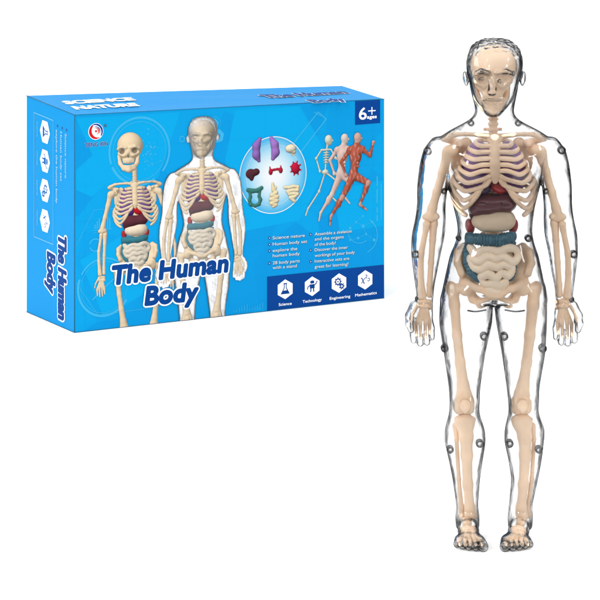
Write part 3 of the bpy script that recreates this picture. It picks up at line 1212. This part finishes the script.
# helix
for ph in (0, math.pi):
    P = [fi(92 + t * 26 + 0, 300 - t * 26) + .0035 * np.array([math.cos(.8), math.sin(.8)]) * math.sin(t * 9 + ph) for t in np.linspace(0, 1, 26)]
    a.line(P, .0009)
for t in np.linspace(.05, .95, 12):
    q = fi(92 + t * 26, 300 - t * 26)
    d = .0035 * np.array([math.cos(.8), math.sin(.8)]) * math.sin(t * 9)
    a.line([q - d, q + d], .0005)
a.out('printed_helix', 4, TD, front)
a = Art(FRONT)
# dotted map inside the ring
rs = random.Random(5)
prev = None
for k in range(34):
    q = fi(142 + rs.gauss(6, 4.5), 152 + rs.gauss(0, 10))
    a.disc(q, rs.uniform(.0004, .0010), 8)
    if prev is not None and rs.random() < .5 and np.linalg.norm(prev - q) < .012:
        a.line([prev, q], .0003)
    prev = q
a.out('printed_dot_map', 3, TD, front)
a = Art(FRONT)
# hexagons by the head
for (u, v, r, w) in ((214, 124, 8, .0005), (213.5, 124, 5, .002), (218, 136, 5, .004), (182, 139, 3, .0008)):
    q = fi(u, v)
    a.line([q + r * PX * np.array([math.cos(math.radians(60 * i + 15)), math.sin(math.radians(60 * i + 15))]) for i in range(6)], w, True)
    a.out('printed_hexagon', 3, TD, front)
    a = Art(FRONT)
a = Art(FRONT)
# test tube, clock and molecule on the right
a.line([fi(288, 150), fi(318, 112), fi(326, 119), fi(296, 158)], .0012)
a.line([fi(314, 112), fi(321, 116)], .0008)
a.out('printed_test_tube', 3, TD, front)
a = Art(FRONT)
q = fi(360, 228)
a.ring(q, .016, .0008, 200, 300)
q = fi(362, 236)
a.ring(q, .019, .0010, -70, 60)
mol = [(350, 228), (356, 222), (363, 226), (366, 234), (358, 238), (350, 240), (372, 222), (374, 240), (363, 216)]
for (u, v), r in zip(mol, (1.6, 1.2, 1.9, 1.3, 1.5, 1.2, 1.5, 1.8, 1.2)):
    a.disc(fi(u, v), r * PX, 12)
for i, j in ((0, 1), (1, 2), (2, 3), (3, 4), (4, 5), (2, 6), (3, 7), (1, 8)):
    a.line([fi(*mol[i]), fi(*mol[j])], .0004)
a.out('printed_molecule', 3, TD, front)
a = Art(FRONT)
for k, (y0, y1) in enumerate(((176, 186), (189, 203), (207, 213), (215, 221))):
    a.line([fi(377, y0), fi(377, y1)], .0015)
a.line([fi(381, 184), fi(381, 219)], .0009)
a.out('printed_scale', 3, TD, front)
a = Art(FRONT)
for k in range(12):
    q = fi(234 + k * 2.6, 312.5 - k * .3)
    a.line([q, q + [0, (2 + (k * 7) % 6) * PX]], .0006)
a.out('printed_bars', 3, TD, front)
a = Art(FRONT)
for k in range(9):
    a.line([fi(85 + k * 36, 118 - k * 1.5), fi(85 + k * 36, 328 - k * 3.6)], .0002)
for k in range(5):
    a.line([fi(76, 150 + k * 36), fi(383, 130 + k * 34)], .0002)
a.out('faint_grid', 2, (14, 176, 242), front)


# ---- printed figures
def shade(N, col, lo=.50, gain=.62):
    L = np.array([-.35, -.55, .76])
    s = lo + gain * np.clip(N @ L, 0, 1)
    return np.clip(lin(np.array(col))[None] * (s ** 1.4)[:, None] / EXPO, .002, .85)


def squash(V, Q, sx, sy, ref, anchor, base, depth=.000010, wmin=-40):
    """lay a relief of a figure into the board's plane as ink: a fraction of a millimetre deep"""
    N = normals(V[:, :3], Q)
    keep = N[Q].mean(1)[:, 2] > 0
    Q = Q[keep]
    used = np.unique(Q)
    mp = np.full(len(V), -1)
    mp[used] = np.arange(len(used))
    V, N, Q = V[used], N[used], mp[Q]
    x = anchor[0] + (V[:, 0] - ref[0]) * sx
    y = anchor[1] - (V[:, 1] - ref[1]) * sy
    y = np.maximum(y, .0007)
    return np.stack([x, y], 1), base + (V[:, 2] - wmin) * depth, N, Q, V


class Printed:
    def __init__(self):
        self.V, self.O, self.I, self.F, self.n = [], [], [], [], 0

    def add(self, V2, off, Q, ink):
        self.V.append(V2)
        self.O.append(off)
        self.I.append(ink)
        self.F.append(Q + self.n)
        self.n += len(V2)

    def out(self, name, p, parent):
        V2 = np.concatenate(self.V)
        return flat(name, p, V2, np.concatenate(self.F), np.concatenate(self.O), PRINT, parent, np.concatenate(self.I))


def rgba(c, a=1.0):
    return np.concatenate([c, np.full((len(c), 1), a) if np.ndim(a) == 0 else np.asarray(a)[:, None]], 1)


LOW = {}
for idx, (name, fn, m) in enumerate(PARTS):
    LOW[idx] = fn(1.5 if name in ('rib', 'hand_bones', 'foot_bones', 'jaw', 'skull', 'small_intestine', 'large_intestine', 'sternum', 'collarbone', 'forearm_bone') else 2.0)

BONE_INK = (238, 214, 178)
pr = Printed()
sxk, syk = .00058, .000545
anc = fi(134.5, 133)
for idx, (name, fn, m) in enumerate(PARTS):
    V, Q = LOW[idx] if name != 'skull' else b_skull(1.2, True)
    V = V.copy()
    dk = np.ones(len(V))
    if name == 'skull':
        for (cx, cy, r0) in ((480.5, 76.5, 5.6), (502.5, 76.5, 5.6), (491.5, 86, 3.2)):
            dk *= 1 - .72 * np.clip((r0 - np.hypot(V[:, 0] - cx, V[:, 1] - cy)) / 1.8, 0, 1) * (V[:, 2] > 0)
        dk *= 1 - .5 * (np.abs(np.sin(V[:, 0] * 1.3)) < .3) * (V[:, 1] > 92) * (V[:, 2] > 12)
    V = np.concatenate([V, dk[:, None]], 1)
    if name in ('skull', 'jaw'):
        V[:, 0] += (V[:, 0] - 494) * .12 - 8
        V[:, 1] += (V[:, 1] - 44) * .08 - 5
    elif V[:, 1].mean() < 200 and V[:, 0].mean() < 460:
        V[:, 0] -= 2
    V2, off, N, Q, V3 = squash(V, Q, sxk, syk, (494, 42), anc, 5 * LAY, .000005)
    V2[:, 0] += (V3[:, 1] - 120) * .00002
    pr.add(V2, off, Q, rgba(shade(N, INK.get(name, BONE_INK)) * V3[:, 3:4]))
pr.out('printed_skeleton', FRONT, front)

pr = Printed()
sfl = shell_field(2.6)
Vp, Qp = sfl.surf(0, 2)
del sfl
anc = fi(202.5, 116)
sxk, syk = .00060, .00056
V2, off, N, Q, V3 = squash(Vp, Qp, sxk, syk, (495, 38), anc, 11 * LAY, .000001)
nz = np.clip(N[:, 2], 0, 1)
g = np.clip((nz - .04) / .5, 0, 1)
wide = .5 + .5 * np.sin(V3[:, 0] * .23 + 1.7 * np.sin(V3[:, 1] * .06)) * np.sin(V3[:, 1] * .11 + 1)
rs_ = np.random.RandomState(2)
wob = .5 + .5 * np.sin(V3[:, 0] * .9 + 2 * np.sin(V3[:, 1] * .21)) * np.sin(V3[:, 1] * .33 + V3[:, 0] * .4)
lum = 78 + 172 * g - 45 * wob * (g < .9) - 34 * (wide > .62) * wob
pr.add(V2, off, Q, rgba(np.repeat((lin(lum) / EXPO * 1.25)[:, None].clip(0, .82), 3, 1), np.clip(.96 - .12 * wob * g, 0, 1)))
for idx, (name, fn, m) in enumerate(PARTS):
    V, Q = LOW[idx]
    V2, off, N, Q, V3 = squash(V, Q, sxk, syk, (495, 38), anc, 13 * LAY, .000005)
    pr.add(V2, off, Q, rgba(shade(N, INK.get(name, BONE_INK))))
V2, off, N, Q, V3 = squash(Vp, Qp, sxk, syk, (495, 38), anc, 18 * LAY, .000001)
nz = np.clip(N[:, 2], 0, 1)
al = np.clip(1 - nz, 0, 1) ** 2.2 * .85 + .06
head = (V3[:, 1] < 112)
al = np.where(head, np.clip(al * 1.6 + .12, 0, .9), al)
al = np.where(V3[:, 1] < 56, .42, al)
lum = np.where(nz > .42, 252, 40 + 300 * nz)
lum = np.where(head, 120 + 130 * np.clip(N @ np.array([-.4, -.5, .76]), 0, 1) ** 3, lum)
pr.add(V2, off, Q, rgba(np.repeat((lin(lum) / EXPO * 1.25)[:, None].clip(0, .82), 3, 1), al))
pr.out('printed_clear_figure', FRONT, front)

# ---- organs in their bubble
cc = fi(273, 175)
R_ = .0395
rings = 14
V2, Fc, ink = [tuple(cc)], [], [(*lin((252, 254, 255)), 1)]
nn_ = 72
for i in range(1, rings + 1):
    q = i / rings
    col = np.array((252, 254, 255)) * (1 - q ** 2.2) + np.array((70, 185, 240)) * q ** 2.2
    for j in range(nn_):
        t = 2 * math.pi * j / nn_
        V2.append((cc[0] + R_ * .985 * q * math.cos(t), cc[1] + R_ * q * math.sin(t)))
        ink.append((*lin(col), 1))
for j in range(nn_):
    Fc.append((0, 1 + j, 1 + (j + 1) % nn_))
for i in range(rings - 1):
    for j in range(nn_):
        b0, b1 = 1 + i * nn_, 1 + (i + 1) * nn_
        Fc.append((b0 + j, b1 + j, b1 + (j + 1) % nn_, b0 + (j + 1) % nn_))
ink = np.array(ink)
ink[:, :3] /= EXPO
flat('organ_bubble', FRONT, V2, Fc, 4 * LAY, PRINT, front, ink)
Art(FRONT).ring(cc, R_ + .0002, .0010, n=90).ring(cc, R_ * .80, .0003, n=90).out('bubble_rim', 6, (232, 247, 255), front)


def organ(name, col, fn, pos, sc=1.0):
    f = Fld((-16, -16, -8), (16, 16, 10), .45)
    fn(f)
    V, Q = f.surf()
    V2, off, N, Q, V3 = squash(V, Q, .001 * sc, .001 * sc, (0, 0), fi(*pos), 7 * LAY, .00002, -8)
    p = Printed()
    p.add(V2, off, Q, rgba(shade(N, col, .42, .72)))
    p.out(name, FRONT, front)


organ('printed_lung', (150, 110, 190), lambda f: (f.chain([(3, -11, 0, 2.2), (-1, -4, 0, 4.2), (-1, 5, 0, 4.2), (2, 11, 0, 2)], 3), f.ell((5, 2, 3), (2, 8, 4), 1, sub=True)), (257, 150))
organ('printed_lung', (165, 120, 200), lambda f: (f.chain([(-3, -11, 0, 2.2), (1, -4, 0, 4.2), (2, 4, 0, 4.4), (-1, 10, 0, 2.4)], 3), f.ell((-5, 2, 3), (2, 8, 4), 1, sub=True)), (273.6, 148.6))
organ('printed_brain', (240, 228, 200), lambda f: (f.ell((0, -1, 0), (6.5, 4.6, 5), 1), f.ell((3.5, 2.5, 0), (3, 2, 3), 1), f.seg((1.5, 3, 0), (2, 6, 0), 1.1, .8, 1), f.seg((4.5, 3, 0), (5.5, 6, 0), .9, .7, 1)), (290.5, 149.5))
organ('printed_liver', (88, 44, 52), lambda f: (f.ell((-2.5, 0, 0), (5.5, 5, 4), 3), f.ell((4, -1.5, 0), (4.5, 3.6, 4), 3), f.ell((-1, 4.5, 0), (2.4, 3, 3), 2), f.ell((1.2, -6, 2), (2, 2.5, 4), 1, sub=True)), (252.3, 173.6))
organ('printed_kidneys', (190, 34, 60), lambda f: (f.ell((-6, 1.6, 0), (2.4, 3.2, 3), 1), f.ell((6, .6, 0), (2.4, 3.2, 3), 1), f.chain([(-6, 0, 0, 1), (-2, -.4, 0, 1.2), (2, -.8, 0, 1.2), (6, -.5, 0, 1)], 1), f.seg((-6.5, 0, 0), (-7, -3.6, 0), .8, .7, .5), f.seg((6.5, 0, 0), (6, -4, 0), .8, .7, .5)), (275.5, 170))


def _heart(f):
    f.ell((-.5, 0, 0), (5, 6, 4.5), 2, rot=(0, 0, -25))
    for i in range(8):
        t = i * .785 + .3
        f.seg((3 * math.cos(t), 4 * math.sin(t), 0), (6.6 * math.cos(t), 7.4 * math.sin(t), 0), 1.1, .8, .6)


organ('printed_heart', (196, 28, 62), _heart, (295.5, 168.2))
organ('printed_colon', (64, 128, 118), lambda f: (f.chain([(-8, -7, 0, 2.2), (-2, -5.6, 0, 2.2), (3, -5.8, 0, 2.2), (8, -8, 0, 2.2)], 1), f.chain([(-6, -5, 0, 1.7), (-5, 0, 0, 1.7), (-6.5, 4, 0, 1.9), (-5, 8, 0, 1.9), (0, 10, 0, 1.6), (5, 8.5, 0, 1.9), (6.8, 4, 0, 1.9), (5, 0, 0, 1.7), (6, -5, 0, 1.7)], 1)), (254.6, 196.2))


def _gutA(f):
    f.seg((-1.5, -13, 0), (-.5, -7, 0), 1.4, 2.4, 2)
    f.seg((2.5, -9, 0), (0, -5, 0), 1.2, 1.8, 1)
    f.chain([(-1, -6, 0, 2), (3, -3.4, 1, 2), (-3, -1, 1, 2), (4, 1, 1, 2.1), (-4, 3.2, 1, 2.1), (3.6, 5.2, 1, 2.1), (-3.6, 7.4, 1, 2), (2.4, 9.4, 1, 1.8), (-1, 11, 1, 1.5)], .3)


def _gutB(f):
    f.chain([(-8.5, -7, 1, 1.7), (-3, -6.4, 1, 2), (2, -7.4, 1, 2), (7.5, -6.6, 1, 1.8), (7, -3, 1, 2), (1, -3.4, 1, 2), (-5, -2.6, 1, 2), (-3, .4, 1, 2), (3, .2, 1, 2), (7, 1, 1, 1.8), (3, 3.6, 1, 2), (-2, 4, 1, 1.9), (2, 7.4, 1, 1.8), (4, 8.6, 1, 1.4)], .3)


organ('printed_bowel', (240, 222, 178), _gutA, (273.8, 196))
organ('printed_bowel', (240, 226, 186), _gutB, (291.6, 193.5))


# ---- runners
def runner(name, J, col, col2, base, thick=1.0, bony=False):
    """J: photo points of the joints"""
    x0, y0 = J['pelvis']
    f = Fld((-38, -52, -9), (34, 56, 14), .6)
    g = {k: (v[0] - x0, v[1] - y0) for k, v in J.items()}
    P = lambda k, w=0: (g[k][0] / .86, g[k][1], w)
    r = thick
    f.ell((P('head')[0], g['head'][1] + 1, 0), (4.6, 5.0, 4.5), .5)
    f.ell((P('head')[0] + 1.8, g['head'][1] + 4, 0), (2.8, 3, 3), 1)
    f.ell((P('head')[0] + 4.9, g['head'][1] + 2.2, 1), (1.3, 1.1, 1.2), .6)
    f.ell((P('head')[0] + 3.4, g['head'][1] + .2, 5), (1.4, .9, 1.6), .5, sub=True)
    f.seg(P('head'), (P('neck')[0], P('neck')[1] + 3, 0), (2.6 if not bony else 1.2) * r, (3.6 if not bony else 1) * r, 2)
    if bony:
        f.chain([(*P('neck'), .9), (*P('chest'), .9), (*P('pelvis'), 1.0)], .5)
        c = P('chest')
        for i in range(6):
            f.ell((c[0], c[1] - 5 + i * 2.6, 0), (4.6 - abs(i - 2.5) * .5, .75, 4), .2)
        f.ell(P('pelvis'), (4, 2.6, 3), .5)
        f.seg(P('shA'), P('shB'), .9, .9, .5)
    else:
        c = P('chest')
        f.ell(c, (8.2 * r, 8.5, 6), 2)
        f.seg(P('shA'), P('shB'), 3.3 * r, 3.3 * r, 3)
        f.seg(c, P('pelvis'), 6 * r, 4.6 * r, 3)
        f.ell((c[0] + 2.5, c[1] - 3.5, 4), (5 * r, 3.2, 3), 1)
        for kk in ('shA', 'shB'):
            f.seg((P('neck')[0], P('neck')[1] + 1, 0), P(kk), 2.6 * r, 2.6 * r, 2)
            f.ell(P(kk), (4.2 * r, 4.4 * r, 4), 1.2)
        for kk in range(3):
            f.ell((c[0] + 2.2, c[1] + 4 + kk * 3.6, 4.6), (2.6 * r, 1.5, 1.6), .6)
        f.ell(P('pelvis'), (6.6 * r, 5.5, 5), 3)
    for ks, rr in ((('shA', 'elA', 'haA'), (3.0, 2.2, 1.5)), (('shB', 'elB', 'haB'), (3.0, 2.2, 1.5)),
                   (('pelvis', 'knA', 'anA', 'toA'), (5.4, 3.3, 1.7, 1.2)), (('pelvis', 'knB', 'anB', 'toB'), (5.4, 3.3, 1.7, 1.2))):
        w = 3 if ks[1].endswith('B') else -1
        pts = []
        for k, q in zip(ks, rr):
            pts.append((*P(k, w if k != 'pelvis' else 0), (q * r if not bony else .9)))
        f.chain(pts, 1.5)
        if not bony and len(ks) == 4:
            a, b = np.array(pts[1][:3]), np.array(pts[2][:3])
            f.ell(tuple(a * .7 + b * .3), (3.4 * r, 4.5, 3), 2)
    for k in ('haA', 'haB'):
        f.ell(P(k, 3 if k == 'haB' else -1), (2.2 * (.7 if bony else 1),) * 3, .8)
    if bony:
        for k in ('knA', 'knB', 'elA', 'elB'):
            f.ell(P(k), (1.7, 1.9, 1.7), .5)
    V, Q = f.surf()
    V2, off, N, Q, V3 = squash(V, Q, .00100, .00100, (0, 0), fi(x0, y0), base * LAY, .000012, -8)
    ink = shade(N, col, .5, .6)
    if col2 is not None:
        w = np.sin(V3[:, 0] * 1.3 + 1.5 * np.sin(V3[:, 1] * .45)) + .6 * np.sin(V3[:, 1] * .8 + 2 * np.sin(V3[:, 0] * .7)) + .5 * np.sin(V3[:, 0] * 2.9 - V3[:, 1] * .5)
        m = np.clip((w - .5) * .5, 0, .5)[:, None]
        m = np.maximum(m, (V3[:, 1] < g['neck'][1] - 1)[:, None] * .8)
        for k in ('knA', 'knB', 'toA', 'toB', 'anA', 'anB', 'haA', 'haB'):
            p = P(k)
            m = np.maximum(m, (np.hypot(V3[:, 0] - p[0], V3[:, 1] - p[1]) < 3.4)[:, None] * .6)
        ink = ink * (1 - m) + shade(N, col2, .55, .55) * m
    p = Printed()
    p.add(V2, off, Q, rgba(ink))
    p.out(name, FRONT, front)


RJ = dict(head=(357.5, 134), neck=(356.5, 141.5), chest=(355.5, 155), shA=(349, 148), elA=(340, 160), haA=(345, 175), shB=(363, 148.5), elB=(371, 155.5), haB=(374.5, 141.5),
          pelvis=(353, 175), knB=(369, 184.5), anB=(360, 207), toB=(367, 213), knA=(341, 198), anA=(329, 217), toA=(328, 226))
BJ = dict(head=(328.5, 137), neck=(327, 143.5), chest=(326, 154), shA=(321, 148.5), elA=(315.5, 157), haA=(319.5, 171), shB=(331, 148.5), elB=(336, 158), haB=(343, 163),
          pelvis=(325, 172), knB=(338, 183), anB=(331, 198), toB=(337, 204), knA=(318.5, 192), anA=(307, 209), toA=(304.5, 216))
MJ = {k: (v[0] * .55 + BJ[k][0] * .45, v[1] * .55 + BJ[k][1] * .45) for k, v in RJ.items()}
MJ['anB'], MJ['toB'], MJ['knB'] = (344, 198), (350, 206), (351, 184)
runner('printed_running_skeleton', BJ, (226, 224, 202), None, 6, 1.0, True)
runner('printed_pale_runner', MJ, (226, 194, 184), (228, 216, 205), 10, .82)
runner('printed_muscle_runner', RJ, (186, 92, 72), (226, 190, 175), 14, .88)

# ---- lettering
UP = 22
for s, A, B, cap in (('The Human', (112.5, 284.0), (227, 271.0), .0182), ('Body', (145, 304.6), (197, 299.4), .0182)):
    text('title_outline', FRONT, s, A, B, cap, UP, WHITE, front, .115, .12, space=1.04)
    text('title_lettering', FRONT, s, A, B, cap, UP + 3, NAVY, front, .055, .12, space=1.04)

q = [fi(355, 101.2), fi(355, 124.9), fi(380, 122.9), fi(380, 99.8)]
Art(FRONT).poly(q).out('age_badge', 5, (0, 72, 158), front)
text('age_lettering', FRONT, '6', (359, 119.5), (366.3, 119.0), .0128, 7, WHITE, front, .015)
Art(FRONT).line([fi(368, 111), fi(375.4, 110.5)], .0011).line([fi(371.7, 107.0), fi(371.7, 114.6)], .0011).out('plus_sign', 7, WHITE, front)
text('age_lettering', FRONT, 'ages', (367, 118.6), (376.4, 117.9), .0036, 7, WHITE, front, .03)

q = [fi(267, 276.6), fi(267, 312.0), fi(384.6, 298.6), fi(384.6, 264.6)]
q = [np.clip(p_, .0007, None) for p_ in q]
q = [(min(p_[0], FRONT.W - .0006), p_[1]) for p_ in q]
Art(FRONT).poly(q).out('navy_band', 5, (0, 74, 158), front)
HX = [(285, 289.2), (312, 286.2), (338.8, 283), (365, 279.8)]


def hexa(p, c, r, rot=30):
    return [c + r * np.array([math.cos(math.radians(60 * i + rot)), math.sin(math.radians(60 * i + rot))]) for i in range(6)]


def icon(a, i, c, r, rot=0.0):
    ca, sa = math.cos(rot), math.sin(rot)
    T = lambda x, y: c + r * np.array([x * ca - y * sa, x * sa + y * ca])
    if i == 0:      # flask
        a.line([T(-.12, .6), T(-.12, .15), T(-.48, -.45), T(.48, -.45), T(.12, .15), T(.12, .6)], r * .1)
        a.line([T(-.22, .6), T(.22, .6)], r * .12)
        a.poly([T(-.34, -.14), T(-.44, -.42), T(.44, -.42), T(.3, -.1)])
    elif i == 1:    # robot
        a.poly([T(-.24, .3), T(.24, .3), T(.24, .6), T(-.24, .6)])
        a.poly([T(-.3, -.22), T(.3, -.22), T(.3, .22), T(-.3, .22)])
        a.line([T(-.3, .12), T(-.55, -.05), T(-.6, -.3)], r * .11)
        a.line([T(.3, .12), T(.5, .3), T(.62, .55)], r * .11)
        a.line([T(-.15, -.22), T(-.2, -.6)], r * .14)
        a.line([T(.15, -.22), T(.2, -.6)], r * .14)
        a.line([T(0, .6), T(0, .72)], r * .06)
    elif i == 2:    # two gears
        for (x, y, q, n) in ((-.14, .16, .3, 8), (.34, -.36, .19, 7)):
            a.ring(T(x, y), r * q, r * .13, n=24)
            a.disc(T(x, y), r * q * .3, 12)
            for k in range(n):
                t = 2 * math.pi * k / n + rot
                d = np.array([math.cos(t), math.sin(t)])
                a.line([T(x, y) + d * r * q, T(x, y) + d * r * (q + .17)], r * .12)
    else:           # x squared and infinity-like sign
        a.line([T(-.55, .2), T(-.42, .2), T(-.18, -.34), T(-.05, -.34)], r * .11)
        a.line([T(-.05, .2), T(-.5, -.36)], r * .09)
        a.line([T(.02, .5), T(.2, .52), T(.22, .38), T(.02, .2), T(.24, .2)], r * .08)
        a.ring(T(.42, .0), r * .15, r * .08, -150, 130, 24)


NAMES = ('flask_symbol', 'robot_symbol', 'gears_symbol', 'formula_symbol')
for i, (u, v) in enumerate(HX):
    c = fi(u, v)
    A1, A2 = Art(FRONT), Art(FRONT)
    A1.poly(hexa(FRONT, c, .0103))
    icon(A2, i, c, .0098, 0)
    A1.out('icon_hexagon', 7, WHITE, front)
    A2.out(NAMES[i], 9, NAVY, front)
for s, A, B in (('Science', (278.5, 306.0), (291.5, 304.6)), ('Technology', (302.5, 303.0), (321.5, 300.6)), ('Engineering', (329.5, 299.8), (350, 297.4)), ('Mathematics', (355, 296.6), (376.5, 293.8))):
    text('icon_caption', FRONT, s, A, B, .0030, 7, WHITE, front, .01)

LINES = [('Science nature', 272.5, 239.4, 304.5), ('Human body set', 272.5, 245.6, 307), ('explore the', 272.5, 252.0, 297), ('human body', 272.5, 257.2, 299.5),
         ('28 body parts', 272.5, 264.4, 299.5), ('with a stand', 272.5, 269.2, 296.5),
         ('Assemble a skeleton', 314.5, 235.6, 351.5), ('and the organs', 314.5, 240.6, 343.5), ('of the body!', 314.5, 246.0, 335.5),
         ('Discover the inner', 314.5, 251.4, 347.5), ('workings of your body', 314.5, 257.0, 354.5), ('Interactive sets are', 314.5, 262.6, 349), ('great for learning!', 314.5, 268.2, 348)]
for s, u, v, u2 in LINES:
    k = .085
    text('list_shadow', FRONT, s, (u + .35, v + .45), (u2 + .35, v + .45 - (u2 - u) * k), .0033, 5, (60, 110, 150), front, .02)
    text('list_lettering', FRONT, s, (u, v), (u2, v - (u2 - u) * k), .0033, 7, (240, 250, 255), front, .006)
for u, v in ((269.3, 238), (269.3, 244.4), (269.3, 250.8), (269.3, 263.2), (310.6, 234.5), (310.6, 250.2), (310.6, 261.6)):
    Art(FRONT).disc(fi(u, v), .0014, 16).out('bullet_dot', 5, (225, 240, 255), front)
    Art(FRONT).ring(fi(u, v), .0011, .0008, n=20).out('bullet_ring', 7, (50, 70, 140), front)

# maker's mark: a red and a blue swirl
c = fi(95.7, 131.4)
a = Art(FRONT)
a.disc(c, .0082, 40)
a.out('logo_ground', 5, WHITE, front)


def swirl(a, c, R, a0, a1, w, ecc=.0):
    m = 22
    O, I = [], []
    for i in range(m + 1):
        t = i / m
        th = math.radians(a0 + (a1 - a0) * t)
        ww = w * math.sin(math.pi * min(1, t * .85 + .15)) ** .8
        O.append(c + (R - .0 * t) * np.array([math.cos(th), math.sin(th)]))
        I.append(c + (R - ww) * np.array([math.cos(th), math.sin(th)]))
    for i in range(m):
        a.poly([O[i], O[i + 1], I[i + 1], I[i]])


a = Art(FRONT)
swirl(a, c, .0076, 120, 310, .0032)
swirl(a, c, .0036, 300, 480, .0012)
a.disc(c + [.0002, .0002], .0012, 16)
a.out('logo_red_swirl', 7, (226, 34, 40), front)
a = Art(FRONT)
swirl(a, c, .0077, -40, 140, .0020)
swirl(a, c, .0050, -30, 120, .0011)
a.out('logo_blue_swirl', 8, (24, 70, 158), front)
text('logo_outline', FRONT, 'TENG XIN', (85, 147.0), (107.6, 145.4), .0040, 5, (235, 244, 255), front, .05)
text('logo_lettering', FRONT, 'TENG XIN', (85, 147.0), (107.6, 145.4), .0040, 8, (30, 90, 170), front, .02)
a = Art(FRONT)
a.ring(fi(105.3, 125.5), .0014, .0004, n=20)
a.out('registered_mark', 6, (90, 90, 110), front)
text('registered_mark', FRONT, 'R', (104.6, 126.6), (106.1, 126.5), .0016, 6, (90, 90, 110), front)

# ---- left side
si = SIDE.inv
a = Art(SIDE)
a.line([si(34.3, 112.5), si(53.5, 120.5), si(53.5, 244.5), si(34.3, 236.5)], .0008, True)
a.out('icon_frame', 5, (130, 208, 248), side)
for i, v in enumerate((132, 161, 190.5, 220.8)):
    A1, A2 = Art(SIDE), Art(SIDE)
    c = si(45.2, v)
    A1.poly(hexa(SIDE, c, .0128, 0))
    icon(A2, i, c, .0115, -math.pi / 2)
    A1.out('icon_hexagon', 5, WHITE, side)
    A2.out(NAMES[i], 7, (0, 110, 190), side)
for i, (s, v) in enumerate((('Science', 132), ('Technology', 161), ('Engineering', 190.5), ('Mathematics', 220.8))):
    c = si(37.2, v - 3)
    text('icon_caption', SIDE, s, c + [0, .0075], c - [0, .0075], .0022, 5, (160, 220, 250), side, raw=True)
for s, u, v, v2 in (('Science nature', 65.2, 133.5, 178), ('Human body set', 60.6, 131.5, 181), ('explore the human body', 56.2, 129.5, 203)):
    a0, a1 = si(u, v), si(u, v2)
    a1[0] = a0[0]
    text('list_lettering', SIDE, s, a0, a1, .0042, 5, (190, 230, 252), side, .01, raw=True)
for u, v in ((66.6, 130), (62.2, 128), (57.6, 126)):
    Art(SIDE).disc(si(u, v), .0014, 14).out('bullet_dot', 5, (70, 90, 160), side)
for s, u, v, v2 in (('The Human', 58.8, 235, 317.5), ('Body', 47.8, 252, 291)):
    a0, a1 = si(u, v), si(u, v2)
    a1[0] = a0[0]
    text('title_outline', SIDE, s, a0, a1, .0205, 6, WHITE, side, .105, .12, raw=True, space=1.04)
    text('title_lettering', SIDE, s, a0, a1, .0205, 9, NAVY, side, .05, .12, raw=True, space=1.04)

# ---- top
for s, A, B, cap in (('SCIENCE', (67.5, 104.4), (138, 100.2), .018), ('NATURE', (77, 109.7), (141.5, 105.9), .018)):
    text('heading_lettering', TOP, s, A, B, cap, 6, WHITE, top, .05, .25)
for s, A, B, cap in (('The Human', (269, 98.2), (349, 93.6), .023), ('Body', (315, 103.2), (347, 101.2), .023)):
    text('title_outline', TOP, s, A, B, cap, 6, WHITE, top, .07, .12, space=1.04)
    text('title_lettering', TOP, s, A, B, cap, 9, NAVY, top, .045, .12, space=1.04)

# ------------------------------------------------------------------ the white sweep they stand on
V, Fc = [], []
prof = [(-.30, 0.0), (1.15, 0.0)]
for i in range(1, 17):
    t = math.radians(90 * i / 16)
    prof.append((1.15 + .5 * math.sin(t), .5 - .5 * math.cos(t)))
prof.append((1.65, 1.1))
for x in (-1.0, 1.0):
    V += [(x, y, z) for y, z in prof]
n = len(prof)
for i in range(n - 1):
    Fc.append((i, n + i, n + i + 1, i + 1))
o = mesh_obj('white_backdrop', V, Fc, WHITEM)
o['kind'] = 'structure'
o['label'] = 'seamless white backdrop under and behind the figure and the box'
